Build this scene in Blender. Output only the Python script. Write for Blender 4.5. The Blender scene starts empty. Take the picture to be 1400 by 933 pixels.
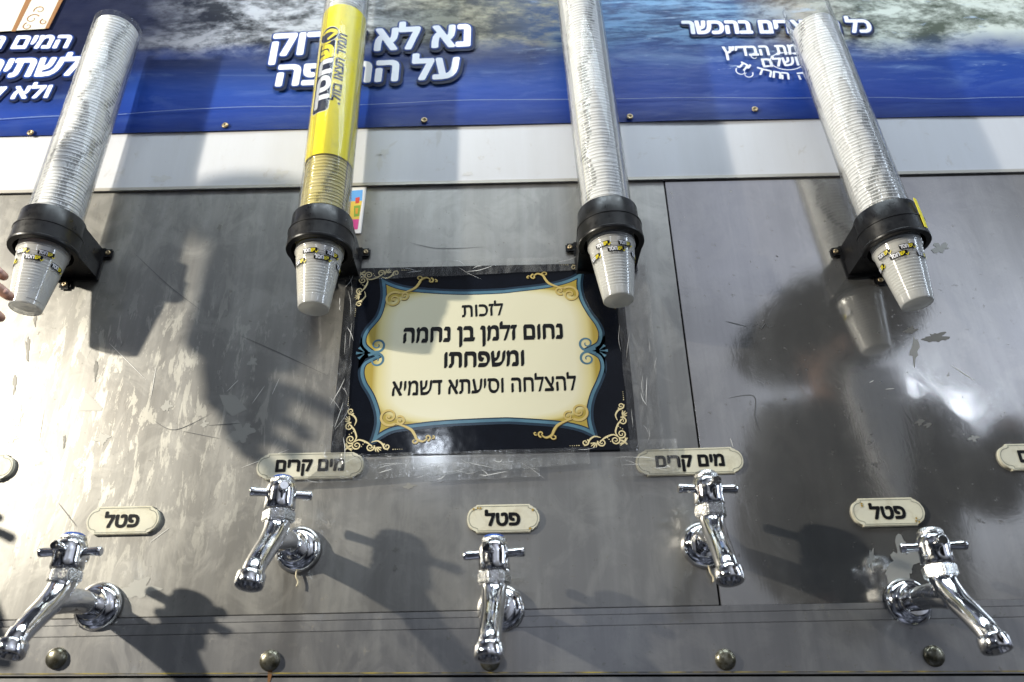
import bpy, bmesh, math, random
from mathutils import Vector, Matrix, noise
random.seed(7)
SC = bpy.context.scene
C = SC.collection
PI = math.pi
R = math.radians

# ------------------------------------------------------------------ camera
FPX, PITCH, ROLL, DIST, CZ = 1089.0, R(27.2), R(1.2), 1.05, 1.0
CAM = Vector((0, -DIST, CZ))
FW = Vector((0, math.cos(PITCH), math.sin(PITCH)))
U0 = Vector((0, -math.sin(PITCH), math.cos(PITCH)))
R0 = Vector((1, 0, 0))
UP = U0 * math.cos(ROLL) + R0 * math.sin(ROLL)
RT = R0 * math.cos(ROLL) - U0 * math.sin(ROLL)
cam = bpy.data.cameras.new('camera')
cam.sensor_width = 36.0
cam.lens = FPX / 1400 * 36
cam.clip_start = 0.02
cam.clip_end = 200
cam.dof.use_dof = True
cam.dof.focus_distance = 1.17
cam.dof.aperture_fstop = 4.0
co = bpy.data.objects.new('camera', cam)
C.objects.link(co)
m3 = Matrix((RT, UP, -FW)).transposed()
co.matrix_world = Matrix.Translation(CAM) @ m3.to_4x4()
SC.camera = co


def at(x, y, p=0.0):
    """the point of the wall (or p metres in front of it) measured at a place of the 1400x933 photograph"""
    r = FW + RT * ((x - 700) / FPX) + UP * ((466.5 - y) / FPX)
    return CAM + r * ((DIST - p) / r.y)


# ------------------------------------------------------------------ light
SC.view_settings.view_transform = 'Standard'
SC.view_settings.look = 'None'
SC.view_settings.exposure = 0.0
SC.view_settings.gamma = 1.0
W = bpy.data.worlds.new('World')
SC.world = W
W.use_nodes = True
wn, wl = W.node_tree.nodes, W.node_tree.links
wb = wn['Background']
wtc = wn.new('ShaderNodeTexCoord')
wno = wn.new('ShaderNodeTexNoise')
wno.inputs['Scale'].default_value = 1.7
wno.inputs['Detail'].default_value = 3
wrp = wn.new('ShaderNodeValToRGB')
wl.new(wtc.outputs['Generated'], wno.inputs['Vector'])
wl.new(wno.outputs['Fac'], wrp.inputs['Fac'])
e = wrp.color_ramp.elements
e[0].position, e[0].color = 0.40, (0.02, 0.022, 0.03, 1)
e[1].position, e[1].color = 0.66, (0.80, 0.88, 1.15, 1)
x_ = wrp.color_ramp.elements.new(0.54)
x_.color = (0.15, 0.17, 0.22, 1)
wdp = wn.new('ShaderNodeVectorMath')
wdp.operation = 'DOT_PRODUCT'
wdp.inputs[1].default_value = Vector((0.42, -0.80, 0.44)).normalized()  # bright lobe added to the surroundings, for the right steel to mirror
wl.new(wtc.outputs['Generated'], wdp.inputs[0])
wr2 = wn.new('ShaderNodeValToRGB')
wr2.color_ramp.elements[0].position, wr2.color_ramp.elements[0].color = 0.72, (0, 0, 0, 1)
wr2.color_ramp.elements[1].position, wr2.color_ramp.elements[1].color = 0.96, (0.76, 0.79, 0.86, 1)
wl.new(wdp.outputs['Value'], wr2.inputs['Fac'])
wadd = wn.new('ShaderNodeMix')
wadd.data_type, wadd.blend_type = 'RGBA', 'ADD'
wadd.inputs[0].default_value = 1.0
wl.new(wrp.outputs['Color'], wadd.inputs[6])
wl.new(wr2.outputs['Color'], wadd.inputs[7])
wd3 = wn.new('ShaderNodeVectorMath')
wd3.operation = 'DOT_PRODUCT'
wd3.inputs[1].default_value = Vector((0.585, -1.0, 0.43)).normalized()  # second added glow, mirrored as a pale area beside the hat
wl.new(wtc.outputs['Generated'], wd3.inputs[0])
wr3 = wn.new('ShaderNodeValToRGB')
wr3.color_ramp.elements[0].position, wr3.color_ramp.elements[0].color = 0.975, (0, 0, 0, 1)
wr3.color_ramp.elements[1].position, wr3.color_ramp.elements[1].color = 0.997, (1.3, 1.45, 1.7, 1)
wl.new(wd3.outputs['Value'], wr3.inputs['Fac'])
wad3 = wn.new('ShaderNodeMix')
wad3.data_type, wad3.blend_type = 'RGBA', 'ADD'
wad3.inputs[0].default_value = 1.0
wl.new(wadd.outputs[2], wad3.inputs[6])
wl.new(wr3.outputs['Color'], wad3.inputs[7])
wl.new(wad3.outputs[2], wb.inputs['Color'])
wb.inputs['Strength'].default_value = 0.42


def lamp(name, loc, power, radius, col):
    l = bpy.data.lights.new(name, 'POINT')
    l.energy, l.shadow_soft_size, l.color = power, radius, col
    o = bpy.data.objects.new(name, l)
    o.location = loc
    C.objects.link(o)
    return o


LD = Vector((-1.8, -1.0, 0.55))
lamp('street_lamp_light', Vector((0, 0, 1.4)) + LD * 1.32, 445, 0.035, (1.0, 0.935, 0.80))


def mirror_spot(px, py, depth):
    w = at(px, py)
    k = (DIST + depth) / DIST
    return (w.x * k, -depth, CZ + (w.z - CZ) * k)


lamp('far_lamp_light', mirror_spot(592, 616, 4.0), 16, 0.03, (0.80, 0.88, 1.0))
lamp('far_lamp_light', mirror_spot(1228, 545, 4.2), 4, 0.03, (0.82, 0.90, 1.0))
lamp('far_lamp_light', mirror_spot(1302, 562, 4.6), 4, 0.03, (0.82, 0.90, 1.0))

al = bpy.data.lights.new('overhead_fill_light', 'AREA')  # added overhead fill for soft cool light, no known fixture
al.shape, al.size, al.size_y, al.energy, al.color = 'RECTANGLE', 2.6, 0.5, 60, (0.80, 0.92, 1.0)
ao = bpy.data.objects.new('overhead_fill_light', al)
ao.location = (0.2, -1.05, 3.7)
ao.rotation_euler = (Vector((0.1, 0, 1.5)) - Vector(ao.location)).to_track_quat('-Z', 'Y').to_euler()
C.objects.link(ao)

bl = bpy.data.lights.new('right_fill_light', 'AREA')  # added cool fill from the right, brightens edges of tubes and taps
bl.shape, bl.size, bl.size_y, bl.energy, bl.color = 'RECTANGLE', 0.25, 1.3, 11, (0.74, 0.86, 1.0)
bo = bpy.data.objects.new('right_fill_light', bl)
bo.location = (2.1, -0.75, 2.0)
bo.rotation_euler = (Vector((0.2, 0, 1.7)) - Vector(bo.location)).to_track_quat('-Z', 'Y').to_euler()
C.objects.link(bo)

# ------------------------------------------------------------------ materials


def mat(name, col, rough=0.5, metal=0.0, **kw):
    m = bpy.data.materials.new(name)
    m.use_nodes = True
    b = m.node_tree.nodes['Principled BSDF']
    b.inputs['Base Color'].default_value = (*col, 1)
    b.inputs['Roughness'].default_value = rough
    b.inputs['Metallic'].default_value = metal
    for k, v in kw.items():
        b.inputs[k.replace('_', ' ')].default_value = v
    return m


def own_wear(k):
    """object coordinates pushed by each object's own random number, so copies do not share their stains"""
    oi = k.n.new('ShaderNodeObjectInfo')
    q = k.n.new('ShaderNodeVectorMath')
    q.operation = 'ADD'
    k.l.new(k.obj(), q.inputs[0])
    k.l.new(k.math('MULTIPLY', oi.outputs['Random'], 7.0), q.inputs[1])
    return q.outputs[0]


class N:
    """small node helper on one material"""

    def __init__(s, m):
        s.m, s.n, s.l = m, m.node_tree.nodes, m.node_tree.links
        s.b = s.n.get('Principled BSDF')
        s.out = s.n.get('Material Output')
        s._tc = None

    def obj(s):
        if not s._tc:
            s._tc = s.n.new('ShaderNodeTexCoord')
        return s._tc.outputs['Object']

    def map(s, scale=(1, 1, 1), rot=(0, 0, 0), loc=(0, 0, 0)):
        q = s.n.new('ShaderNodeMapping')
        q.inputs['Scale'].default_value = scale
        q.inputs['Rotation'].default_value = rot
        q.inputs['Location'].default_value = loc
        s.l.new(s.obj(), q.inputs['Vector'])
        return q.outputs['Vector']

    def noise(s, vec, scale, detail=4, rough=0.55, dist=0.0):
        q = s.n.new('ShaderNodeTexNoise')
        q.inputs['Scale'].default_value = scale
        q.inputs['Detail'].default_value = detail
        q.inputs['Roughness'].default_value = rough
        q.inputs['Distortion'].default_value = dist
        s.l.new(vec, q.inputs['Vector'])
        return q.outputs['Fac']

    def ramp(s, fac, stops):
        q = s.n.new('ShaderNodeValToRGB')
        el = q.color_ramp.elements
        while len(el) < len(stops):
            el.new(0.5)
        for k, (p, c) in enumerate(stops):
            el[k].position = p
            el[k].color = (*c, 1) if not isinstance(c, (int, float)) else (c, c, c, 1)
        s.l.new(fac, q.inputs['Fac'])
        return q.outputs['Color']

    def mix(s, fac, a, b, mode='MIX'):
        q = s.n.new('ShaderNodeMix')
        q.data_type = 'RGBA'
        q.blend_type = mode
        for sock, v in ((q.inputs[0], fac), (q.inputs[6], a), (q.inputs[7], b)):
            if isinstance(v, (int, float)):
                sock.default_value = v
            elif isinstance(v, tuple):
                sock.default_value = (*v, 1)
            else:
                s.l.new(v, sock)
        return q.outputs[2]

    def math(s, op, a, b=0.0, c=0.0, clamp=False):
        q = s.n.new('ShaderNodeMath')
        q.operation = op
        q.use_clamp = clamp
        for k, v in enumerate((a, b, c)):
            if isinstance(v, (int, float)):
                q.inputs[k].default_value = v
            else:
                s.l.new(v, q.inputs[k])
        return q.outputs[0]

    def sep(s, vec):
        q = s.n.new('ShaderNodeSeparateXYZ')
        s.l.new(vec, q.inputs[0])
        return q.outputs

    def bump(s, h, strength=0.2, dist=0.001, target=None):
        q = s.n.new('ShaderNodeBump')
        q.inputs['Strength'].default_value = strength
        q.inputs['Distance'].default_value = dist
        s.l.new(h, q.inputs['Height'])
        s.l.new(q.outputs[0], (target or s.b).inputs['Normal'])
        return q.outputs[0]

    def set(s, name, v):
        s.l.new(v, s.b.inputs[name])


def make_steel(name, tint=(0.245, 0.238, 0.220), seed=0.0, rough=0.43, metal=0.88):
    m = mat(name, tint, rough, metal, Coat_Weight=0.75, Coat_Roughness=0.13, Coat_IOR=1.9)
    k = N(m)
    big = k.noise(k.map((1, 1, 1), loc=(seed, 0, 0)), 3.2, 5, 0.6, 0.4)
    streak = k.noise(k.map((26, 1, 1.3), loc=(seed, 0, 0)), 1.0, 6, 0.65)
    fine = k.noise(k.map((240, 1, 9), loc=(seed, 0, 0)), 1.0, 3, 0.6)
    blot = k.noise(k.map((1, 1, 0.8), loc=(seed + 4, 0, 2)), 17, 7, 0.68, 0.9)
    patch = k.ramp(blot, [(0.47, 0.0), (0.54, 0.55), (0.62, 1.0)])
    spots = k.ramp(k.noise(k.map((1, 1, 1), loc=(seed + 9, 3, 2)), 75, 4, 0.7), [(0.63, 0.0), (0.68, 1.0)])
    c = k.mix(k.ramp(big, [(0.32, 0.0), (0.68, 1.0)]), tuple(0.80 * t for t in tint), tuple(min(1, 1.14 * t) for t in tint))
    c = k.mix(k.math('MULTIPLY', k.ramp(streak, [(0.42, 0.0), (0.66, 1.0)]), 0.17), c, (0.62, 0.61, 0.58))
    c = k.mix(k.math('MULTIPLY', patch, 0.15), c, (0.60, 0.585, 0.53))
    c = k.mix(k.math('MULTIPLY', spots, 0.45), c, (0.17, 0.155, 0.12))
    c = k.mix(k.math('MULTIPLY', k.ramp(fine, [(0.3, 0.0), (0.7, 1.0)]), 0.16), c, (0.26, 0.26, 0.26))
    if seed == 0.0:
        sx = k.sep(k.obj())
        area = k.math('MULTIPLY', k.ramp(k.math('MULTIPLY_ADD', sx[0], -1.0, 0.0), [(0.18, 0.0), (0.50, 1.0)]), k.ramp(k.math('ABSOLUTE', k.math('SUBTRACT', sx[2], 1.42)), [(0.10, 1.0), (0.24, 0.15)]))
        drip = k.noise(k.map((9, 1, 2.2)), 6.5, 9, 0.72, 0.5)
        flake = k.math('MULTIPLY', k.ramp(drip, [(0.535, 0.0), (0.56, 1.0)]), area)
        c = k.mix(k.math('MULTIPLY', flake, 0.55), c, (0.60, 0.585, 0.52))
        dk = k.math('MULTIPLY', k.ramp(k.noise(k.map((12, 1, 3), loc=(3, 0, 1)), 7, 9, 0.75, 0.6), [(0.625, 0.0), (0.645, 1.0)]), area)
        c = k.mix(k.math('MULTIPLY', dk, 0.5), c, (0.16, 0.155, 0.14))
    k.set('Base Color', c)
    r = k.math('ADD', k.math('MULTIPLY', patch, 0.035), k.math('MULTIPLY_ADD', streak, min(0.10, rough), rough * 0.88))
    k.set('Roughness', k.math('ADD', r, k.math('MULTIPLY', spots, 0.2)))
    h = k.math('ADD', k.math('MULTIPLY', fine, 0.25), k.math('MULTIPLY', k.noise(k.map((1, 1, 0.6)), 6, 2), 6.0 if seed < 5 else 1.8))
    h = k.math('ADD', h, k.math('MULTIPLY', patch, 0.35))
    k.bump(h, 0.25 if seed < 5 else 0.12, 0.0006)
    return m


STEEL = make_steel('brushed_steel')
STEEL_R = make_steel('brushed_steel_right', (0.345, 0.34, 0.335), 7.3, 0.062, 0.82)
RAILM = make_steel('rail_steel', (0.26, 0.258, 0.26), 2.1, 0.38)

WHITEB = mat('white_board', (0.62, 0.63, 0.65), 0.35)
k = N(WHITEB)
d1 = k.ramp(k.noise(k.map((14, 1, 1.2)), 1.0, 6, 0.7), [(0.40, 0.0), (0.75, 1.0)])
d2 = k.ramp(k.noise(k.map(), 22, 8, 0.72, 0.7), [(0.60, 0.0), (0.66, 1.0)])
cc = k.mix(k.math('MULTIPLY', d1, 0.30), (0.54, 0.55, 0.58), (0.40, 0.39, 0.38))
cc = k.mix(k.math('MULTIPLY', d2, 0.35), cc, (0.36, 0.32, 0.27))
k.set('Base Color', cc)
k.bump(k.noise(k.map((2, 1, 3)), 9, 3), 0.15, 0.001)

BLACKP = mat('black_plastic', (0.007, 0.007, 0.008), 0.33, Specular_IOR_Level=0.35)
k = N(BLACKP)
k.set('Roughness', k.ramp(k.noise(k.map(), 60, 6, 0.7), [(0.35, 0.26), (0.7, 0.5)]))
k.set('Base Color', k.mix(k.ramp(k.noise(k.map((1, 1, 3)), 90, 6, 0.7), [(0.6, 0.0), (0.75, 0.5)]), (0.006, 0.006, 0.007), (0.04, 0.04, 0.04)))
DARK = mat('dark_gap', (0.01, 0.01, 0.01), 0.8)
CHROME = mat('chrome', (0.82, 0.82, 0.83), 0.07, 1.0)
k = N(CHROME)
ow = own_wear(k)
cr = k.math('ADD', k.math('MULTIPLY', k.noise(ow, 130, 7, 0.75, 0.4), 0.7), k.math('MULTIPLY', k.noise(ow, 34, 3, 0.6), 0.34))
k.set('Roughness', k.ramp(cr, [(0.46, 0.045), (0.57, 0.10), (0.66, 0.36)]))
k.set('Base Color', k.mix(k.ramp(cr, [(0.55, 0.0), (0.66, 0.75)]), (0.84, 0.84, 0.85), (0.40, 0.39, 0.34)))
k.bump(k.noise(k.map(), 70, 2), 0.10, 0.0005)
CHROME_W = mat('worn_chrome', (0.6, 0.6, 0.58), 0.2, 1.0)
k = N(CHROME_W)
cr = k.noise(k.map(), 210, 6, 0.75, 0.6)
k.set('Roughness', k.ramp(cr, [(0.4, 0.12), (0.6, 0.35)]))
k.set('Base Color', k.mix(k.ramp(cr, [(0.46, 0.0), (0.60, 0.8)]), (0.78, 0.78, 0.77), (0.30, 0.29, 0.26)))
k.bump(cr, 0.5, 0.0012)
BLUECAP = mat('blue_cap', (0.015, 0.07, 0.33), 0.25)
BRASS = mat('dull_rivet', (0.20, 0.19, 0.13), 0.30, 0.85)
k = N(BRASS)
k.set('Base Color', k.mix(k.ramp(k.noise(k.map(), 150, 5, 0.7), [(0.4, 0.0), (0.65, 1.0)]), (0.26, 0.25, 0.20), (0.10, 0.09, 0.05)))
RUST = mat('rust', (0.20, 0.09, 0.03), 0.8)
SCREWM = mat('screw_metal', (0.32, 0.25, 0.15), 0.4, 0.8)

PLAQUE = mat('cream_plaque', (0.66, 0.62, 0.47), 0.38)
k = N(PLAQUE)
ow = own_wear(k)
pc = k.mix(k.ramp(k.noise(ow, 45, 8, 0.72, 0.5), [(0.5, 0.0), (0.70, 0.7)]), (0.67, 0.635, 0.49), (0.42, 0.36, 0.22))
pc = k.mix(k.ramp(k.noise(ow, 11, 3, 0.6), [(0.42, 0.0), (0.62, 0.55)]), pc, (0.50, 0.48, 0.41))
k.set('Base Color', pc)
PLINE = mat('plaque_line', (0.22, 0.22, 0.17), 0.5)
INK = mat('black_ink', (0.006, 0.006, 0.007), 0.5, Specular_IOR_Level=0.15)
WINK = mat('white_ink', (0.72, 0.74, 0.80), 0.4)
BHALO = mat('blue_halo', (0.012, 0.045, 0.22), 0.5, Specular_IOR_Level=0.15)
NHALO = mat('navy_halo', (0.007, 0.012, 0.04), 0.5, Specular_IOR_Level=0.15)
YELLOW = mat('yellow_paper', (0.80, 0.66, 0.015), 0.4)
k = N(YELLOW)
k.set('Base Color', k.mix(k.ramp(k.noise(k.map((1, 1, 0.4)), 60, 6, 0.7), [(0.45, 0.0), (0.75, 0.5)]), (0.90, 0.76, 0.010), (0.78, 0.62, 0.02)))
YINK = mat('yellow_ink', (0.78, 0.66, 0.02), 0.4)

SIGNB = mat('sign_navy', (0.010, 0.013, 0.022), 0.10, Specular_IOR_Level=0.25)
k = N(SIGNB)
k.set('Base Color', k.mix(k.noise(k.map(), 30, 5, 0.6), (0.0025, 0.003, 0.005), (0.006, 0.008, 0.014)))
k.bump(k.noise(k.map((1, 1, 1)), 16, 3), 0.25, 0.002)
TEAL = mat('sign_teal', (0.10, 0.22, 0.31), 0.2)
k = N(TEAL)
k.set('Base Color', k.mix(k.noise(k.map(), 28, 2), (0.02, 0.06, 0.10), (0.13, 0.27, 0.36)))
TEALD = mat('sign_teal_dark', (0.012, 0.028, 0.05), 0.2)
GOLD = mat('sign_gold', (0.50, 0.38, 0.13), 0.2)
GOLDL = mat('sign_gold_light', (0.66, 0.56, 0.32), 0.2)
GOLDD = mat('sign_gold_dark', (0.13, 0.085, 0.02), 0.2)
CREAM = mat('sign_cream', (0.68, 0.63, 0.42), 0.22)
k = N(CREAM)
sx = k.sep(k.obj())
ax = k.math('POWER', k.math('ABSOLUTE', k.math('DIVIDE', sx[0], 0.162)), 3.0)
az = k.math('POWER', k.math('ABSOLUTE', k.math('DIVIDE', sx[2], 0.112)), 6.0)
gg = k.math('ADD', ax, az)
k.set('Base Color', k.ramp(gg, [(0.55, (0.66, 0.625, 0.455)), (0.85, (0.58, 0.51, 0.24)), (1.0, (0.36, 0.27, 0.05))]))
k.bump(k.noise(k.map((1, 1, 1)), 16, 3), 0.15, 0.002)


def clear_plastic(name, tint, base, extra_rough=0.06, haze=0.0, bumpy=0.0):
    """thin clear sheet: lets light straight through, mirrors by angle"""
    m = bpy.data.materials.new(name)
    m.use_nodes = True
    k = N(m)
    k.n.remove(k.b)
    tr = k.n.new('ShaderNodeBsdfTransparent')
    tr.inputs[0].default_value = (*tint, 1)
    gl = k.n.new('ShaderNodeBsdfGlossy')
    gl.inputs['Roughness'].default_value = extra_rough
    lw = k.n.new('ShaderNodeFresnel')
    lw.inputs['IOR'].default_value = 1.22
    fac = k.math('MULTIPLY_ADD', lw.outputs[0], 0.5, base, clamp=True)
    mx = k.n.new('ShaderNodeMixShader')
    k.l.new(fac, mx.inputs[0])
    k.l.new(tr.outputs[0], mx.inputs[1])
    k.l.new(gl.outputs[0], mx.inputs[2])
    out = mx.outputs[0]
    if haze:
        df = k.n.new('ShaderNodeBsdfDiffuse')
        df.inputs[0].default_value = (0.75, 0.75, 0.73, 1)
        m2 = k.n.new('ShaderNodeMixShader')
        hz = k.ramp(k.noise(k.map((1, 1, 0.35)), 42, 6, 0.7, 0.8), [(0.48, haze * 0.25), (0.70, min(1, haze * 2.2))])
        k.l.new(hz, m2.inputs[0])
        k.l.new(out, m2.inputs[1])
        k.l.new(df.outputs[0], m2.inputs[2])
        out = m2.outputs[0]
    if bumpy:
        nb = k.n.new('ShaderNodeBump')
        nb.inputs['Strength'].default_value = bumpy
        nb.inputs['Distance'].default_value = 0.003
        k.l.new(k.noise(k.map((1, 1, 0.5)), 50, 4, 0.6, 1.2), nb.inputs['Height'])
        k.l.new(nb.outputs[0], gl.inputs['Normal'])
    k.l.new(out, k.out.inputs[0])
    return m


TUBE = clear_plastic('clear_tube', (0.985, 0.99, 0.99), 0.006, 0.05, 0.04)
TAPE = clear_plastic('clear_tape', (0.96, 0.96, 0.95), 0.05, 0.13, 0.07, 0.7)


def cup_mat(name, col, see, prn):
    """frosted thin plastic: part white scatter, part light through, part clear, glossy skin"""
    m = bpy.data.materials.new(name)
    m.use_nodes = True
    k = N(m)
    k.n.remove(k.b)
    base = col
    if prn:
        s = k.sep(k.obj())
        ang = k.n.new('ShaderNodeCombineXYZ')
        k.l.new(k.math('MULTIPLY', s[0], 70.0), ang.inputs[0])
        k.l.new(k.math('MULTIPLY', s[1], 70.0), ang.inputs[1])
        nz = k.noise(ang.outputs[0], 0.75, 2, 0.5)
        nf = k.noise(ang.outputs[0], 5.5, 3, 0.6)
        msk = k.math('MULTIPLY', k.ramp(nz, [(0.48, 0.0), (0.56, 1.0)]), k.ramp(nf, [(0.42, 0.15), (0.52, 1.0)]))
        band = k.math('MULTIPLY', k.math('LESS_THAN', s[2], -0.0021), k.math('GREATER_THAN', s[2], -0.0150))
        base = k.mix(k.math('MULTIPLY', msk, k.math('MULTIPLY', band, 0.68)), col, (0.05, 0.06, 0.055))
    df = k.n.new('ShaderNodeBsdfDiffuse')
    tl = k.n.new('ShaderNodeBsdfTranslucent')
    for q in (df, tl):
        if isinstance(base, tuple):
            q.inputs[0].default_value = (*base, 1)
        else:
            k.l.new(base, q.inputs[0])
    a = k.n.new('ShaderNodeMixShader')
    a.inputs[0].default_value = 0.10 if prn else 0.38
    k.l.new(df.outputs[0], a.inputs[1])
    k.l.new(tl.outputs[0], a.inputs[2])
    tr = k.n.new('ShaderNodeBsdfTransparent')
    tr.inputs[0].default_value = (0.97, 0.97, 0.95, 1)
    b = k.n.new('ShaderNodeMixShader')
    b.inputs[0].default_value = see
    k.l.new(a.outputs[0], b.inputs[1])
    k.l.new(tr.outputs[0], b.inputs[2])
    gl = k.n.new('ShaderNodeBsdfGlossy')
    gl.inputs['Roughness'].default_value = 0.11
    lw = k.n.new('ShaderNodeLayerWeight')
    lw.inputs['Blend'].default_value = 0.25
    c = k.n.new('ShaderNodeMixShader')
    k.l.new(k.math('MULTIPLY_ADD', lw.outputs['Fresnel'], 0.8, 0.075, clamp=True), c.inputs[0])
    k.l.new(b.outputs[0], c.inputs[1])
    k.l.new(gl.outputs[0], c.inputs[2])
    k.l.new(c.outputs[0], k.out.inputs[0])
    return m


CUPS = cup_mat('stacked_cup_plastic', (0.97, 0.97, 0.98), 0.05, True)
CUPY = cup_mat('stacked_cup_plastic_warm', (0.74, 0.64, 0.26), 0.05, True)
CUPB = cup_mat('free_cup_plastic', (0.97, 0.97, 0.95), 0.44, False)

# ------------------------------------------------------------------ mesh helpers


def tag(o, label=None, cat=None, group=None, kind=None):
    for n_, v in (('label', label), ('category', cat), ('group', group), ('kind', kind)):
        if v:
            o[n_] = v
    return o


def empty(name, loc, label, cat, group=None, rz=0.0):
    o = bpy.data.objects.new(name, None)
    o.empty_display_size = 0.02
    o.location = loc
    C.objects.link(o)
    return tag(o, label, cat, group)


def obj(name, bm, m, parent=None, smooth=False, loc=None, autos=None):
    if isinstance(bm, bmesh.types.BMesh):
        me = bpy.data.meshes.new(name)
        bmesh.ops.recalc_face_normals(bm, faces=bm.faces)
        bm.to_mesh(me)
        bm.free()
    else:
        me = bm
    for mm in (m if isinstance(m, (list, tuple)) else [m]):
        me.materials.append(mm)
    o = bpy.data.objects.new(name, me)
    C.objects.link(o)
    if smooth:
        for p in me.polygons:
            p.use_smooth = True
        if autos:
            me.set_sharp_from_angle(angle=R(autos))
    if parent:
        o.parent = parent
    if loc is not None:
        o.location = loc
    return o


def dup(root, loc=None, rz=None, label=None, group=None):
    def cp(o, par):
        c = o.copy()
        C.objects.link(c)
        if par:
            c.parent = par
        for ch in list(o.children):
            cp(ch, c)
        return c
    r = cp(root, None)
    if loc is not None:
        r.location = loc
    if rz is not None:
        r.rotation_euler.z = rz
    if label:
        r['label'] = label
    if group:
        r['group'] = group
    return r


def bx(bm, x0, x1, y0, y1, z0, z1, bev=0.0):
    r = bmesh.ops.create_cube(bm, size=1)
    for v in r['verts']:
        v.co = Vector(((x0 + x1) / 2 + v.co.x * (x1 - x0), (y0 + y1) / 2 + v.co.y * (y1 - y0), (z0 + z1) / 2 + v.co.z * (z1 - z0)))
    if bev:
        ed = {e_ for v in r['verts'] for e_ in v.link_edges}
        bmesh.ops.bevel(bm, geom=list(ed), offset=bev, segments=2, affect='EDGES')
    return bm


def lathe(bm, prof, seg=48, M=None, caps=(False, False)):
    """prof: (radius, z) list turned about Z, then moved by M"""
    M = M or Matrix.Identity(4)
    rings = []
    for r, z in prof:
        rings.append([bm.verts.new(M @ Vector((r * math.cos(2 * PI * i / seg), r * math.sin(2 * PI * i / seg), z))) for i in range(seg)])
    for a, b in zip(rings, rings[1:]):
        for i in range(seg):
            j = (i + 1) % seg
            bm.faces.new((a[i], a[j], b[j], b[i]))
    if caps[0]:
        bm.faces.new(rings[0])
    if caps[1]:
        bm.faces.new(rings[-1])
    return bm


def tube(bm, pts, rads, seg=16, caps=True):
    pts = [Vector(p) for p in pts]
    rings = []
    ref = None
    for i, p in enumerate(pts):
        d = (pts[min(i + 1, len(pts) - 1)] - pts[max(i - 1, 0)]).normalized()
        if ref is None:
            ref = d.orthogonal().normalized()
        ref = (ref - d * ref.dot(d)).normalized()
        s = d.cross(ref)
        r = rads[i] if isinstance(rads, (list, tuple)) else rads
        rings.append([bm.verts.new(p + (ref * math.cos(2 * PI * j / seg) + s * math.sin(2 * PI * j / seg)) * r) for j in range(seg)])
    for a, b in zip(rings, rings[1:]):
        for i in range(seg):
            j = (i + 1) % seg
            bm.faces.new((a[i], a[j], b[j], b[i]))
    if caps:
        bm.faces.new(rings[0])
        bm.faces.new(rings[-1])
    return bm


def smooth_path(pts, n=8):
    """Catmull-Rom through pts (any dimension)"""
    out = []
    P = [pts[0]] + list(pts) + [pts[-1]]
    for i in range(1, len(P) - 2):
        a, b, c, d = (Vector(q) for q in P[i - 1:i + 3])
        for s in range(n):
            t = s / n
            out.append(0.5 * ((2 * b) + (c - a) * t + (2 * a - 5 * b + 4 * c - d) * t * t + (3 * b - a - 3 * c + d) * t ** 3))
    out.append(Vector(pts[-1]))
    return out


def plate(bm, pts, y0, y1):
    """closed outline in the X-Z plane from depth y0 (front) back to y1"""
    a = [bm.verts.new((p[0], y0, p[1])) for p in pts]
    f = bm.faces.new(a)
    if y1 is not None:
        b = [bm.verts.new((p[0], y1, p[1])) for p in pts]
        n = len(pts)
        for i in range(n):
            j = (i + 1) % n
            bm.faces.new((a[i], a[j], b[j], b[i]))
        bm.faces.new(list(reversed(b)))
    return f


def prism_z(bm, pts, z0, z1):
    a = [bm.verts.new((p[0], p[1], z0)) for p in pts]
    b = [bm.verts.new((p[0], p[1], z1)) for p in pts]
    n = len(pts)
    for i in range(n):
        j = (i + 1) % n
        bm.faces.new((a[i], a[j], b[j], b[i]))
    bm.faces.new(list(reversed(a)))
    bm.faces.new(b)
    return bm


def ribbon(bm, pts, wid, y):
    """flat printed stroke of changing width in the X-Z plane at depth y"""
    pts = [Vector((p[0], p[1])) for p in pts]
    n = len(pts)
    L, Rr = [], []
    for i, p in enumerate(pts):
        d = pts[min(i + 1, n - 1)] - pts[max(i - 1, 0)]
        if d.length < 1e-9:
            d = Vector((1, 0))
        d.normalize()
        nn = Vector((-d.y, d.x))
        w = (wid(i / (n - 1)) if callable(wid) else wid) / 2
        L.append(bm.verts.new((p.x + nn.x * w, y, p.y + nn.y * w)))
        Rr.append(bm.verts.new((p.x - nn.x * w, y, p.y - nn.y * w)))
    for i in range(n - 1):
        bm.faces.new((L[i], L[i + 1], Rr[i + 1], Rr[i]))
    return bm


def disc(bm, x, z, r, y, seg=12):
    bm.faces.new([bm.verts.new((x + r * math.cos(2 * PI * i / seg), y, z + r * math.sin(2 * PI * i / seg))) for i in range(seg)])


def spiral(cx, cz, r, turns, a0, hand=1, n=40, tight=0.12):
    out = []
    for i in range(n + 1):
        t = i / n
        rr = r * (1 - t * (1 - tight))
        a = a0 + hand * turns * 2 * PI * t
        out.append((cx + rr * math.cos(a), cz + rr * math.sin(a)))
    return out


_tc = {}


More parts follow.
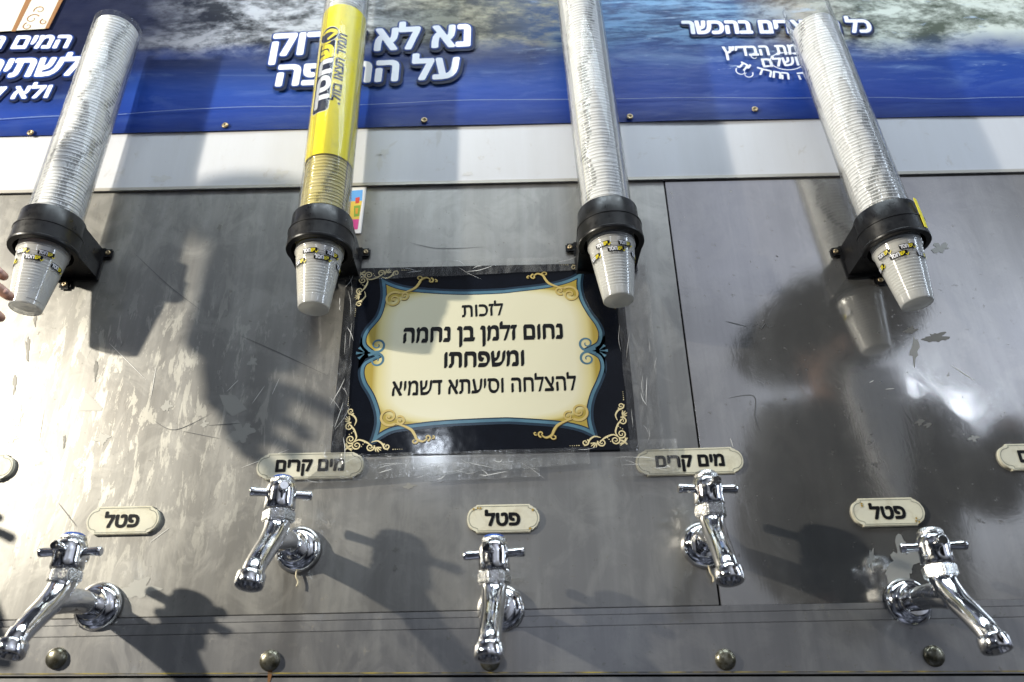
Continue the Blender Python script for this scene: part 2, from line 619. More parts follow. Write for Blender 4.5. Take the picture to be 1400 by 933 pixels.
def glyphs(s, rtl=True):
    """a line of lettering as flat trapezoids (non-zero winding, so overlapping strokes stay filled)"""
    if s in _tc:
        return _tc[s]
    cu = bpy.data.curves.new('lettering_source', 'FONT')
    cu.body = s[::-1] if rtl else s
    cu.size = 1
    o = bpy.data.objects.new('lettering_source', cu)
    C.objects.link(o)
    dg = bpy.context.evaluated_depsgraph_get()
    oe = o.evaluated_get(dg)
    cv = oe.to_curve(dg)
    polys = []
    for sp_ in cv.splines:
        bp = sp_.bezier_points
        n = len(bp)
        pts = []
        for i in range(n):
            a, b = bp[i], bp[(i + 1) % n]
            p0, p1, p2, p3 = a.co.xy, a.handle_right.xy, b.handle_left.xy, b.co.xy
            chord = (p3 - p0).length
            bent = (p1 - p0).length + (p2 - p1).length + (p3 - p2).length - chord
            st = 1 if bent < 0.002 else 6
            for q in range(st):
                t = q / st
                u = 1 - t
                pts.append(p0 * u ** 3 + p1 * 3 * u * u * t + p2 * 3 * u * t * t + p3 * t ** 3)
        polys.append(pts)
    oe.to_curve_clear()
    bpy.data.objects.remove(o)
    bpy.data.curves.remove(cu)
    # words apart in x: cut the line into blocks that do not touch, each sliced on its own
    blocks = []
    for pts in sorted(polys, key=lambda q: min(v.x for v in q)):
        lo, hi = min(v.x for v in pts), max(v.x for v in pts)
        if blocks and lo < blocks[-1][1]:
            blocks[-1][1] = max(hi, blocks[-1][1])
            blocks[-1][2].append(pts)
        else:
            blocks.append([lo, hi, [pts]])
    vs, fs = [], []
    for lo, hi, pl in blocks:
        edges = []
        ys = set()
        for pts in pl:
            for i in range(len(pts)):
                a, b = pts[i], pts[(i + 1) % len(pts)]
                ys.add(round(a.y, 5))
                if abs(a.y - b.y) > 1e-6:
                    edges.append((a.x, a.y, b.x, b.y, 1) if a.y < b.y else (b.x, b.y, a.x, a.y, -1))
        ys = sorted(ys)
        lv = []
        for a, b in zip(ys, ys[1:]):
            if b - a < 2e-5:
                continue
            m_ = max(1, int((b - a) / 0.03 + 0.99)) if any(abs(e_[0] - e_[2]) > 0.01 and e_[1] < b and e_[3] > a for e_ in edges) else 1
            lv += [(a + (b - a) * q / m_, a + (b - a) * (q + 1) / m_) for q in range(m_)]
        for a, b in lv:
            mid = (a + b) / 2
            cr = []
            for x0, y0, x1, y1, sg_ in edges:
                if y0 < mid < y1:
                    f = lambda y: x0 + (x1 - x0) * (y - y0) / (y1 - y0)
                    cr.append((f(mid), f(a), f(b), sg_))
            cr.sort()
            w = 0
            for q in cr:
                if w == 0:
                    st = q
                w += q[3]
                if w == 0:
                    k0 = len(vs)
                    vs += [(st[1], a), (q[1], a), (q[2], b), (st[2], b)]
                    fs.append((k0, k0 + 1, k0 + 2, k0 + 3))
    x0 = min(v[0] for v in vs)
    vs = [(v[0] - x0, v[1]) for v in vs]
    _tc[s] = (vs, fs)
    return _tc[s]


CAPH = 0.57     # letter height of the face at size 1


def letter_bm(s, width, height, bold=0.0, nib=None, shear=0.0, step=7e-6, rtl=True, rings=1):
    """lettering in the X-Z plane, baseline at z=0, from x=0 to width; strokes grown by a round (bold, metres) or slanted flat nib"""
    vs, fs = glyphs(s, rtl)
    w = max(v[0] for v in vs)
    kx, kz = (width / w if width else height / CAPH), height / CAPH
    bm = bmesh.new()
    offs = [(0, 0)]
    if bold:
        for q in range(1, rings + 1):
            for i in range(12):
                a = 2 * PI * i / 12
                offs.append((bold * q / rings * math.cos(a), bold * q / rings * math.sin(a)))
    if nib:
        nx, nz = nib
        offs = [(nx * t, nz * t) for t in (-1, -0.66, -0.33, 0, 0.33, 0.66, 1)]
    for i, (ox, oz) in enumerate(offs):
        nv = [bm.verts.new((v[0] * kx + ox + v[1] * kz * shear, -i * step, v[1] * kz + oz)) for v in vs]
        for f in fs:
            try:
                bm.faces.new([nv[q] for q in f])
            except ValueError:
                pass
    return bm


def bm_move(bm, M):
    bmesh.ops.transform(bm, matrix=M, verts=bm.verts)
    return bm


def line_of_text(name, s, pl, pr, height, p, m, parent, bold=0.0, nib=None, shear=0.0, halo=None):
    """lettering between two baseline points pl, pr (photo places) on the plane p in front of the wall"""
    a, b = at(*pl, p), at(*pr, p)
    d = b - a
    ang = math.atan2(d.z, d.x)
    M = Matrix.Translation(a - parent.location) @ Matrix.Rotation(-ang, 4, 'Y')
    bm = letter_bm(s, d.length, height, bold, nib, shear)
    o = obj(name, bm_move(bm, M), m, parent)
    if halo:
        for hm, hb, back, dx, dz in halo:
            h = letter_bm(s, d.length, height, hb, None, shear, rings=2)
            obj('letter_outline', bm_move(h, M @ Matrix.Translation((dx, back, dz))), hm, o)
    return o


# ------------------------------------------------------------------ the wall of the drinking station
XL, XR = -1.75, 1.75
o = obj('wall', bx(bmesh.new(), XL, XR, 0.012, 0.10, 0.75, 2.75), DARK)
tag(o, 'dark backing wall seen only in the gaps between the steel panels', 'wall')


def marks_on(parent, items, m, name, y):
    for pts in items:
        bm = bmesh.new()
        v = [at(*q) - parent.location for q in pts]
        bm.faces.new([bm.verts.new((a.x, y, a.z)) for a in v])
        obj(name, bm, m, parent)


def blob(cx, cy, rx, ry, n=14, seed=0):
    rnd = random.Random(seed)
    n = 48
    w = [0.0] * n
    for o_, am in ((3, 0.30), (5, 0.20), (9, 0.13), (16, 0.08)):
        ph = rnd.random() * 7
        for i in range(n):
            w[i] += am * math.sin(o_ * 2 * PI * i / n + ph + 1.5 * math.sin(2 * PI * i / n + ph))
    return [(cx + rx * math.cos(2 * PI * i / n) * (0.85 + w[i] * 0.8), cy + ry * math.sin(2 * PI * i / n) * (0.85 + w[i] * 0.8)) for i in range(n)]


RESID = mat('glue_residue', (0.33, 0.325, 0.30), 0.5, 0.6)
RESDK = mat('dark_residue', (0.17, 0.165, 0.15), 0.5, 0.5)
SCR = mat('bright_scratch', (0.75, 0.74, 0.70), 0.35, 0.4)
SCRD = mat('dark_scratch', (0.10, 0.10, 0.10), 0.5, 0.2)

pan = obj('steel_wall', bx(bmesh.new(), XL, 0.2548, 0.0, 0.006, 1.1585, 1.85, 0.0006), STEEL)
tag(pan, 'wide scuffed stainless steel panel left of the vertical seam, behind the ornate sign', 'wall', 'stainless steel walls')
pan2 = obj('steel_wall', bx(bmesh.new(), 0.2572, XR, -0.0008, 0.006, 1.1575, 1.85, 0.0006), STEEL_R)
tag(pan2, 'scuffed stainless steel panel right of the vertical seam, under the rightmost cup dispenser', 'wall', 'stainless steel walls')

res = [[(108, 562), (117, 537), (122, 540), (140, 558), (139, 562)], blob(228, 555, 7, 8, 12, 2), [(300, 540), (322, 541), (338, 560), (318, 570), (308, 562)],
       blob(330, 592, 18, 16, 13, 4), blob(140, 600, 10, 7, 12, 5), blob(345, 495, 7, 6, 9, 6), blob(25, 570, 6, 16, 10, 7), blob(15, 600, 9, 6, 10, 8), blob(280, 580, 5, 5, 9, 18),
       blob(560, 665, 8, 4, 9, 21), blob(190, 805, 26, 14, 16, 22)]
marks_on(pan, res, RESID, 'glue_residue', -0.00035)
resd = [blob(38, 478, 3, 18, 10, 9), blob(48, 438, 2.2, 9, 9, 10), blob(20, 525, 3, 14, 9, 11), blob(131, 506, 3, 14, 9, 12), blob(541, 752, 4, 3, 8, 14), blob(540, 777, 3, 5, 8, 15),
        blob(88, 604, 2, 10, 8, 16), blob(300, 312, 3, 5, 8, 17)]
marks_on(pan, resd, RESDK, 'dark_residue', -0.0004)


def scratch(parent, lines, m, y, w=0.0007):
    for i, l in enumerate(lines):
        bm = bmesh.new()
        v = [at(*q) - parent.location for q in l]
        pts = smooth_path([(a.x, a.z) for a in v], 6)
        ribbon(bm, pts, lambda t: w * (0.25 + math.sin(PI * min(1, max(0, t))) * 0.9), y - i * 2e-6)
        obj('scratch', bm, m, parent)


scratch(pan, [[(183, 346), (230, 390), (275, 425)], [(210, 575), (240, 588), (290, 565)], [(285, 582), (330, 579)], [(330, 460), (380, 482), (450, 515)], [(80, 688), (105, 720)], [(560, 332), (600, 340), (662, 338)],
              [(250, 590), (300, 600)]], SCRD, -0.0005, 0.0008)
scratch(pan, [[(214, 500), (206, 545)], [(310, 536), (326, 520)], [(345, 552), (362, 528)], [(372, 540), (382, 518)], [(205, 742), (232, 722)], 
              [(60, 560), (52, 610)], [(150, 470), (200, 520)], [(330, 640), (395, 615)]], SCR, -0.0006, 0.0008)
marks_on(pan2, [blob(1280, 462, 18, 7, 10, 31), blob(1245, 452, 9, 5, 10, 32), blob(1257, 578, 6, 5, 10, 33), blob(1268, 582, 5, 4, 10, 34)], RESDK, 'dark_residue', -0.0012)
marks_on(pan2, [blob(1250, 480, 6, 18, 10, 35), blob(1285, 340, 12, 8, 10, 36), blob(1190, 765, 5, 14, 10, 37), blob(1330, 600, 8, 4, 9, 38), blob(1235, 770, 24, 34, 16, 39)], RESID, 'glue_residue', -0.0013)
scratch(pan2, [[(1028, 447), (1036, 444), (1040, 450), (1046, 443), (1050, 448), (1058, 446)], [(992, 440), (1020, 447)], [(995, 545), (1030, 542), (1032, 570), (1038, 590)], [(1060, 350), (1064, 352)]], SCRD, -0.0014, 0.0010)
scratch(pan2, [[(1188, 524), (1194, 521)], [(1210, 533), (1222, 532)], [(998, 600), (1002, 612)], [(1300, 500), (1330, 520)]], SCR, -0.0015, 0.0010)

o = obj('white_board', bx(bmesh.new(), XL, XR, -0.004, 0.004, 1.8325, 1.99, 0.0008), WHITEB)
tag(o, 'grubby white horizontal board between the blue banner and the steel panels', 'board')
sb = o
marks_on(o, [blob(222, 247, 14, 5, 12, 41), blob(525, 212, 8, 6, 10, 42), blob(520, 225, 4, 12, 10, 43), blob(600, 190, 4, 12, 10, 44), blob(385, 240, 10, 6, 9, 45), blob(640, 240, 8, 3, 14, 46)],
         mat('board_grime', (0.50, 0.50, 0.50), 0.6), 'grime', -0.0044)
bm = bmesh.new()
bx(bm, XL, XR, -0.0052, -0.0042, 1.8300, 1.8362, 0.0003)
obj('metal_edging', bm, mat('edging', (0.40, 0.38, 0.34), 0.45, 0.5), o)

rail = empty('steel_rail', (0, 0, 1.12), 'stepped stainless steel rail with rivets below the taps, along the bottom edge of the panels', 'rail')
bm = bmesh.new()
bx(bm, XL, XR, -0.0015, 0.006, 0.0297, 0.0375, 0.0005)
obj('upper_strip', bm, RAILM, rail)
bm = bmesh.new()
bx(bm, XL, XR, -0.0045, 0.006, 0.0162, 0.0289, 0.0006)
obj('middle_strip', bm, RAILM, rail)
bm = bmesh.new()
bx(bm, XL, XR, -0.0070, 0.006, -0.05, 0.0155, 0.0006)
for v in bm.verts:
    if v.co.z < -0.03:
        v.co.z = -0.0385 - 0.0105 * (v.co.x / 0.62)
obj('lower_strip', bm, RAILM, rail)
YST = mat('yellow_stain', (0.45, 0.33, 0.02), 0.6)
k = N(YST)
k.set('Base Color', k.mix(k.ramp(k.noise(k.map((6, 1, 1)), 4, 4), [(0.42, 0.0), (0.6, 1.0)]), (0.40, 0.30, 0.03), (0.06, 0.055, 0.05)))
bm = bmesh.new()
pts = []
for i in range(81):
    x = -1.0 + 2.0 * i / 80
    pts.append((x, -0.0362 - 0.0105 * (x / 0.62)))
ribbon(bm, pts, lambda t: 0.0016 * (0.6 + 0.5 * noise.noise((t * 40, 0, 0))), -0.0076)
obj('yellow_stain', bm, YST, rail)
o = obj('steel_apron', bx(bmesh.new(), XL, XR, -0.0066, 0.006, 0.80, 1.0785, 0.0006), RAILM)
o.rotation_euler.y = R(0.97)
tag(o, 'dark strip of steel just showing under the riveted rail at the bottom', 'panel')

# rivets on the rail
RIV = [(77, 900, 'leftmost dull rivet on the rail, under the left end of the shadows'), (369, 903, 'rivet with a rust trickle below it, left of the middle tap'), (670, 903, 'rivet half hidden behind the spout of the middle tap'),
       (992, 902, 'shiny rivet on the rail below the right cold water tap'), (1277, 897, 'rivet on the rail under the rightmost visible tap')]
bmr = bmesh.new()
lathe(bmr, [(0.0126, 0), (0.0126, 0.0015), (0.0117, 0.0042), (0.0095, 0.0062), (0.0062, 0.0075), (0.0025, 0.0081), (0.0001, 0.0082)], 32, Matrix.Rotation(PI / 2, 4, 'X'))
rv0 = None
for px, py, lb in RIV:
    p = at(px, py, 0.008)
    if rv0 is None:
        rv0 = obj('rivet', bmr, BRASS, smooth=True)
        r_ = rv0
    else:
        r_ = rv0.copy()
        C.objects.link(r_)
    r_.location = (p.x, -0.0070, p.z)
    r_.rotation_euler.y = random.uniform(0, 6)
    tag(r_, lb, 'rivet', 'rivets along the steel rail')
bm = bmesh.new()
a = at(369, 918, 0.007) - rail.location
ribbon(bm, [(a.x, a.z + 0.003), (a.x + 0.0005, a.z - 0.006), (a.x, a.z - 0.012)], lambda t: 0.006 * (1 - 0.5 * t), -0.0073)
obj('rust_stain', bm, RUST, rail)

# ------------------------------------------------------------------ printed banner
ban = empty('printed_banner', (0, 0, 1.953), 'large blue printed banner of rocks and rushing water with white lettering, along the top', 'banner')
BAN = mat('banner_print', (0.02, 0.06, 0.3), 0.42, Specular_IOR_Level=0.12)
k = N(BAN)
s = k.sep(k.obj())
wv = k.noise(k.map((2.2, 1, 9)), 2.0, 6, 0.62, 0.8)
zz = k.math('ADD', s[2], k.math('MULTIPLY_ADD', k.noise(k.map((2.4, 1, 2.4)), 1.3, 4, 0.6), 0.16, -0.08))
blue = k.ramp(s[2], [(0.0, (0.010, 0.026, 0.14)), (0.05, (0.015, 0.046, 0.26)), (0.15, (0.020, 0.070, 0.32))])
blue = k.mix(k.math('MULTIPLY', k.ramp(wv, [(0.52, 0.0), (0.72, 1.0)]), k.ramp(zz, [(0.05, 0.05), (0.16, 0.75)])), blue, (0.26, 0.40, 0.66))
foam = k.noise(k.map((1.0, 1, 2.3), rot=(0, R(22), 0), loc=(0.3, 0, 0.2)), 6.5, 12, 0.64, 0.25)
grit = k.noise(k.map((1, 1, 1.8), rot=(0, R(22), 0)), 55, 6, 0.7, 0.2)
rip0 = k.noise(k.map((4, 1, 26), rot=(0, R(4), 0)), 2.6, 8, 0.68, 0.3)
xw = k.math('ADD', k.math('MULTIPLY_ADD', s[0], 0.5, 0.5), k.math('MULTIPLY_ADD', k.noise(k.map((1, 1, 1.5)), 4, 4, 0.6), 0.12, -0.06))
DKR = [(0.0, (0.008, 0.009, 0.014)), (0.20, (0.006, 0.008, 0.018)), (0.30, (0.02, 0.022, 0.026)), (0.46, (0.035, 0.035, 0.028)), (0.56, (0.012, 0.05, 0.16)), (0.70, (0.015, 0.05, 0.15)), (0.75, (0.07, 0.055, 0.045)), (0.82, (0.06, 0.075, 0.06)), (1.0, (0.10, 0.12, 0.09))]
LTR = [(0.0, (0.03, 0.03, 0.04)), (0.16, (0.02, 0.025, 0.05)), (0.25, (0.34, 0.37, 0.43)), (0.36, (0.42, 0.45, 0.49)), (0.44, (0.26, 0.26, 0.20)), (0.54, (0.20, 0.20, 0.15)), (0.58, (0.12, 0.26, 0.46)), (0.70, (0.16, 0.30, 0.48)), (0.76, (0.36, 0.33, 0.28)), (0.82, (0.50, 0.56, 0.52)), (1.0, (0.60, 0.64, 0.58))]
mixf = k.math('ADD', k.math('MULTIPLY', foam, 0.72), k.math('MULTIPLY', grit, 0.28))
mixf = k.mix(k.ramp(xw, [(0.535, 0.0), (0.57, 1.0), (0.68, 1.0), (0.72, 0.0)]), mixf, rip0)
surf = k.mix(k.ramp(mixf, [(0.43, 0.0), (0.49, 0.35), (0.56, 1.0)]), k.ramp(xw, DKR), k.ramp(xw, LTR))
rip = k.noise(k.map((5, 1, 30), rot=(0, R(5), 0)), 2.4, 7, 0.7, 0.6)
c = k.mix(k.ramp(zz, [(0.145, 0.0), (0.205, 1.0)]), blue, surf)
# dark water under the rocks, then white flecks on the waterline
dkb = k.math('MULTIPLY', k.ramp(s[2], [(0.085, 0.0), (0.15, 1.0)]), k.ramp(xw, [(0.10, 0.95), (0.30, 0.75), (0.52, 0.75), (0.58, 0.25)]))
dkb = k.math('MULTIPLY', dkb, k.ramp(s[2], [(0.17, 1.0), (0.21, 0.0)]))
c = k.mix(dkb, c, (0.008, 0.014, 0.06))
flk = k.math('MULTIPLY', k.ramp(rip, [(0.60, 0.0), (0.72, 1.0)]), k.math('MULTIPLY', k.ramp(s[2], [(0.08, 0.0), (0.12, 1.0)]), k.ramp(xw, [(0.5, 0.05), (0.58, 0.9)])))
c = k.mix(flk, c, (0.40, 0.52, 0.70))
left = k.ramp(xw, [(0.10, 1.0), (0.20, 0.0)])
c = k.mix(k.math('MULTIPLY', left, k.ramp(s[2], [(0.04, 0.0), (0.10, 0.85)])), c, (0.009, 0.012, 0.035))
k.set('Base Color', c)
k.set('Roughness', k.ramp(k.noise(k.map(), 40, 4), [(0.3, 0.32), (0.7, 0.5)]))
hb = k.math('ADD', k.math('MULTIPLY', k.noise(k.map((1.2, 1, 5)), 5, 3), 3.0), k.math('MULTIPLY', k.noise(k.map((1, 1, 1)), 900, 1), 0.2))
k.bump(hb, 0.3, 0.002)
bm = bmesh.new()
nx, nz = 140, 30
g = []
for j in range(nz + 1):
    row = []
    for i in range(nx + 1):
        x = XL + (XR - XL) * i / nx
        z = 0.70 * j / nz
        y = -0.0065 - 0.0022 * noise.noise((x * 3, z * 6, 1.3)) - 0.0016 * max(0, 1 - z / 0.05) * (0.5 + noise.noise((x * 7, 4, 0)))
        if z == 0:
            z = 0.0012 * noise.noise((x * 5, 0, 3)) - 0.003 * (x / 0.9) ** 2
        row.append(bm.verts.new((x, y, z)))
    g.append(row)
for j in range(nz):
    for i in range(nx):
        bm.faces.new((g[j][i], g[j][i + 1], g[j + 1][i + 1], g[j + 1][i]))
ext = bmesh.ops.extrude_face_region(bm, geom=list(bm.faces))
for v in ext['geom']:
    if isinstance(v, bmesh.types.BMVert):
        v.co.y += 0.0012
obj('printed_sheet', bm, BAN, ban, smooth=True, autos=40)
PB = 0.0105
HALO = [(BHALO, 0.0062, 0.0007, 0, 0), (NHALO, 0.0090, 0.0014, 0.0022, -0.0035)]
HS = [(BHALO, 0.0042, 0.0007, 0, 0), (NHALO, 0.0062, 0.0014, 0.0015, -0.0025)]
L1 = line_of_text('lettering', 'נא לא לזרוק', (371, 76), (641, 62), 0.050, PB, WINK, ban, 0.0030, halo=HALO, shear=0.06)
L1 = line_of_text('lettering', 'על הרצפה', (378, 117), (625, 106), 0.045, PB, WINK, ban, 0.0030, halo=HALO, shear=0.06)
line_of_text('lettering', 'כל המוצרים בהכשר', (935, 46), (1192, 44), 0.030, PB, WINK, ban, 0.0021, halo=HS)
line_of_text('lettering', 'המים הק', (-42, 67), (91, 65), 0.029, PB, WINK, ban, 0.0020, halo=HS, shear=0.12)
line_of_text('lettering', 'לשתיה', (-30, 106), (103, 102), 0.040, PB, WINK, ban, 0.0027, halo=HALO, shear=0.12)
line_of_text('lettering', 'ולא לש', (-44, 137), (64, 133), 0.026, PB, WINK, ban, 0.0018, halo=HS, shear=0.12)
seal = line_of_text('seal_lettering', 'חותמת הבד״ץ', (990, 77), (1132, 73), 0.022, PB, WINK, ban, 0.0010)
line_of_text('seal_lettering', 'ירושלם', (1044, 92), (1112, 88), 0.019, PB, WINK, ban, 0.0009)
# curved line of the seal and its scrolls
word = 'העדה החרדית'
for i, ch in enumerate(reversed(word)):
    if ch == ' ':
        continue
    t = i / (len(word) - 1)
    cx = 1008 + 122 * t
    cy = 84 + 25 * math.sin(PI * (0.10 + 0.62 * t))
    p = at(cx, cy, PB)
    M = Matrix.Translation(p - ban.location) @ Matrix.Rotation(R(38) * (1 - t * 1.7), 4, 'Y')
    obj('seal_lettering', bm_move(letter_bm(ch, None, 0.015, 0.0008), M), WINK, ban)
bm = bmesh.new()
cc_ = at(1076, 84, PB) - ban.location
ribbon(bm, [(cc_.x + 0.030 * math.cos(a_ / 30 * 2 * PI), cc_.z + 0.021 * math.sin(a_ / 30 * 2 * PI)) for a_ in range(31)], 0.0018, -PB - 0.0003)
obj('seal_ring', bm, WINK, ban)
for (px, py, r_, a0, hd) in ((1014, 98, 0.011, 2.4, 1), (1022, 102, 0.010, 0.4, -1), (1032, 78, 0.009, 1.2, 1), (1050, 86, 0.012, 3.4, 1)):
    q = at(px, py, PB) - ban.location
    bm = bmesh.new()
    ribbon(bm, spiral(q.x, q.z, r_, 0.75, a0, hd, 24, 0.3), lambda t: 0.0022 * (1 - 0.6 * t), -PB - 0.0005 - 0.00002 * px / 100)
    obj('seal_scroll', bm, WINK, ban)
# cream printed column in the left top corner of the print
bm = bmesh.new()
plate(bm, [((at(*q, 0.009) - ban.location).x, (at(*q, 0.009) - ban.location).z) for q in ((-60, 48), (62, 40), (84, -6), (-50, -30))], -0.0102, -0.0096)
CREAMP = mat('printed_cream', (0.62, 0.60, 0.52), 0.42)
colp = obj('printed_column', bm, CREAMP, ban)
bm = bmesh.new()
plate(bm, [((at(*q, 0.009) - ban.location).x, (at(*q, 0.009) - ban.location).z) for q in ((16, 44), (22, 44), (46, -4), (38, -4))], -0.0106, None)
plate(bm, [((at(*q, 0.009) - ban.location).x, (at(*q, 0.009) - ban.location).z) for q in ((62, 40), (67, 40), (90, -6), (84, -6))], -0.0106, None)
for (px, py, r_, a0, hd) in ((44, 26, 0.013, 0.5, 1), (54, 14, 0.011, 3.5, -1), (38, 36, 0.010, 2.0, 1), (60, 30, 0.008, 2.0, 1)):
    q = at(px, py, 0.0105) - ban.location
    ribbon(bm, spiral(q.x, q.z, r_, 1.1, a0, hd, 24, 0.2), lambda t: 0.0026 * (1 - 0.6 * t), -0.0107 - 0.00001 * px / 10)
obj('printed_scroll', bm, mat('printed_brown', (0.24, 0.12, 0.05), 0.42), colp)
# stitched hem line and eyelets
bm = bmesh.new()
hem = [(-60, 168), (60, 160), (150, 158), (230, 152), (330, 147), (420, 146), (520, 143), (620, 138), (720, 137), (840, 136), (950, 134), (1060, 135), (1200, 134), (1290, 136), (1360, 134), (1460, 133)]
hp = [at(*q, 0.009) - ban.location for q in hem]
ribbon(bm, smooth_path([(a.x, a.z) for a in hp], 8), 0.0011, -0.0101)
obj('stitched_hem', bm, mat('hem_thread', (0.16, 0.22, 0.36), 0.6), ban)
bme = bmesh.new()
lathe(bme, [(0.0055, 0), (0.0058, 0.0008), (0.0045, 0.0018), (0.0025, 0.0012), (0.0022, 0.0002), (0.0001, 0.0001)], 20, Matrix.Rotation(PI / 2, 4, 'X'))
eye = None
for px, py in ((42, 182), (308, 172), (580, 165), (861, 160), (1032, 150)):
    p = at(px, py, 0.009) - ban.location
    if eye is None:
        eye = obj('eyelet', bme, SCREWM, ban, smooth=True)
        q = eye
    else:
        q = eye.copy()
        C.objects.link(q)
        q.parent = ban
    q.location = (p.x, -0.0095, p.z)

# ------------------------------------------------------------------ ornate sign
sg = empty('ornate_sign', (-0.0413, 0, 1.518), 'navy sign with cream cartouche, gold scrolls and black lettering, taped up in the middle', 'sign')
SW, SH = 0.2125, 0.1525
bm = bmesh.new()
bx(bm, -SW, SW, -0.0040, -0.0010, -SH, SH, 0.0005)
obj('navy_board', bm, SIGNB, sg)


def sp(px, py):
    q = at(px, py, 0.0045) - sg.location
    return Vector((q.x, q.z))


side = {
    'top': [(521.4, 381), (542.6, 390.4), (570.5, 395.5), (626.5, 398.8), (680, 397.5), (706.6, 394.9), (750, 389.4), (778, 382.0), (795.5, 372.5)],
    'right_up': [(795.5, 372.5), (793.5, 390), (797.5, 409), (807.6, 427.7), (818.5, 443), (823.5, 457), (820, 471), (807, 478.5)],
    'right_dn': [(807, 478.5), (821.6, 486.8), (826.3, 502), (821.6, 519.4), (812.5, 539.6), (808, 558), (808.6, 577), (814, 596.5)],
    'bottom': [(814, 596.5), (793.7, 587.2), (762.6, 581.0), (706.6, 577), (680, 576.8), (611, 580), (564, 584.9), (533, 590.4), (508, 606)],
    'left_dn': [(508, 606), (514.6, 583), (514.2, 564.5), (506.8, 542.7), (496, 524), (492.8, 508.5), (497.5, 496), (513, 487.7)],
    'left_up': [(513, 487.7), (497.5, 474.3), (496, 462), (502, 449.5), (516, 432.4), (522.5, 412), (523.3, 396.6), (521.4, 381)],
}
outl = []
for nm in ('top', 'right_up', 'right_dn', 'bottom', 'left_dn', 'left_up'):
    outl += smooth_path([sp(*q) for q in side[nm]], 7)[:-1]


def inset(pts, d):
    n = len(pts)
    area = sum(pts[i].x * pts[(i + 1) % n].y - pts[(i + 1) % n].x * pts[i].y for i in range(n))
    sgn = 1 if area > 0 else -1
    out = []
    for i in range(n):
        a, b, c_ = pts[i - 1], pts[i], pts[(i + 1) % n]
        d1, d2 = (b - a).normalized(), (c_ - b).normalized()
        n1, n2 = Vector((-d1.y, d1.x)) * sgn, Vector((-d2.y, d2.x)) * sgn
        m_ = n1 + n2
        if m_.length < 1e-6:
            m_ = n1
        m_.normalize()
        q = max(0.34, m_.dot(n1))
        out.append(b + m_ * min(d / q, 3.2 * d))
    if d > 0:
        out = [q for q in out if min((q - p).length for p in pts) > d * 0.93]
    return out


bm = bmesh.new()
plate(bm, inset(outl, -0.0012), -0.00425, None)
car = obj('cartouche_rim', bm, TEALD, sg)
bm = bmesh.new()
plate(bm, outl, -0.00445, None)
obj('teal_border', bm, TEAL, car)
bm = bmesh.new()
plate(bm, inset(outl, 0.0046), -0.00465, None)
obj('border_shade', bm, TEALD, car)
bm = bmesh.new()
plate(bm, inset(outl, 0.0062), -0.00485, None)
obj('cream_field', bm, CREAM, sg)
# waist curls
for sx_, cx in ((1, 500), (-1, 818)):
    bm = bmesh.new()
    w0 = sp(cx, 483 if sx_ > 0 else 480)
    for sz in (1, -1):
        c0 = Vector((w0.x + sx_ * 0.0165, w0.y + sz * 0.0125))
        pts = smooth_path([Vector((w0.x + sx_ * 0.004, w0.y + sz * 0.004)), Vector((w0.x + sx_ * 0.013, w0.y + sz * 0.001))], 6)
        sp_ = spiral(c0.x, c0.y, 0.0115, 1.35, -sz * PI / 2 if sx_ > 0 else -sz * PI / 2, sz * sx_, 44, 0.16)
        ribbon(bm, [tuple(q) for q in pts] + sp_[1:], lambda t: 0.0038 * (1.1 - 0.7 * t), -0.00505 - 0.00004 * sz)
    for dz, ln in ((-0.006, 0.010), (0, 0.014), (0.006, 0.010)):
        a = Vector((w0.x - sx_ * 0.002, w0.y + dz * 0.3))
        b = Vector((w0.x - sx_ * ln, w0.y + dz * 1.5))
        ribbon(bm, [a, a.lerp(b, 0.5), b], lambda t: 0.0008 + 0.0038 * t * t, -0.00512 - 0.00003 * abs(dz) * 100)
    obj('waist_curl', bm, TEAL, sg)


def gold_corner(fx, fz, base):
    """gold scroll growing from a corner of the cream field across the border; fx, fz = mirror signs"""
    b1, b2 = bmesh.new(), bmesh.new()
    ox, oz = base
    T = lambda a, b: (ox + fx * a * 0.00112, oz - fz * b * 0.00112)

    def sw(pts, w, k):
        ribbon(b1, pts, w, -0.00525 - 0.00003 * k)
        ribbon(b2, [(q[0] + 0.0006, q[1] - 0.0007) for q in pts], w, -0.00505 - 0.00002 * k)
    def spl(cx, cy, r, turns, a0, hd, w, k):
        sw([T(cx + r * (1 - 0.86 * i / 40) * math.cos(a0 + hd * turns * 2 * PI * i / 40), cy + r * (1 - 0.86 * i / 40) * math.sin(a0 + hd * turns * 2 * PI * i / 40)) for i in range(41)], w, k)
    spl(17, 25, 12.5, 1.55, -0.9, -1, lambda t: 0.0034 * (1.1 - 0.5 * t), 1)
    spl(31, 19, 6.5, 1.3, 2.2, -1, lambda t: 0.0029 * (1.1 - 0.5 * t), 2)
    sw([T(*q) for q in smooth_path([(25, 15.5), (33, 13), (40, 10), (46, 6), (50, 0), (53, -6), (60, -9), (65, -6)], 6)], lambda t: 0.0032 * (0.5 + 0.7 * math.sin(PI * min(1, t))), 3)
    spl(50, -8, 4.6, 0.9, 0.6, -1, lambda t: 0.0022 * (1 - 0.4 * t), 4)
    spl(66, -4, 4.2, 1.0, -1.6, 1, lambda t: 0.0024 * (1 - 0.4 * t), 5)
    spl(73, -3, 2.6, 0.8, -2.2, 1, lambda t: 0.0018 * (1 - 0.4 * t), 6)
    for q in ((17, 25), (31, 19)):
        disc(b1, *T(*q), 0.0024 if q[0] == 17 else 0.0015, -0.0056)
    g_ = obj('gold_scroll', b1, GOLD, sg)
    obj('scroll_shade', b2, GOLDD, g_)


c1, c2, c3, c4 = sp(523, 389), sp(795, 381), sp(512, 596), sp(812, 588)
gold_corner(1, 1, c1)
gold_corner(-1, 1, c2)
gold_corner(1, -1, c3)
gold_corner(-1, -1, c4)


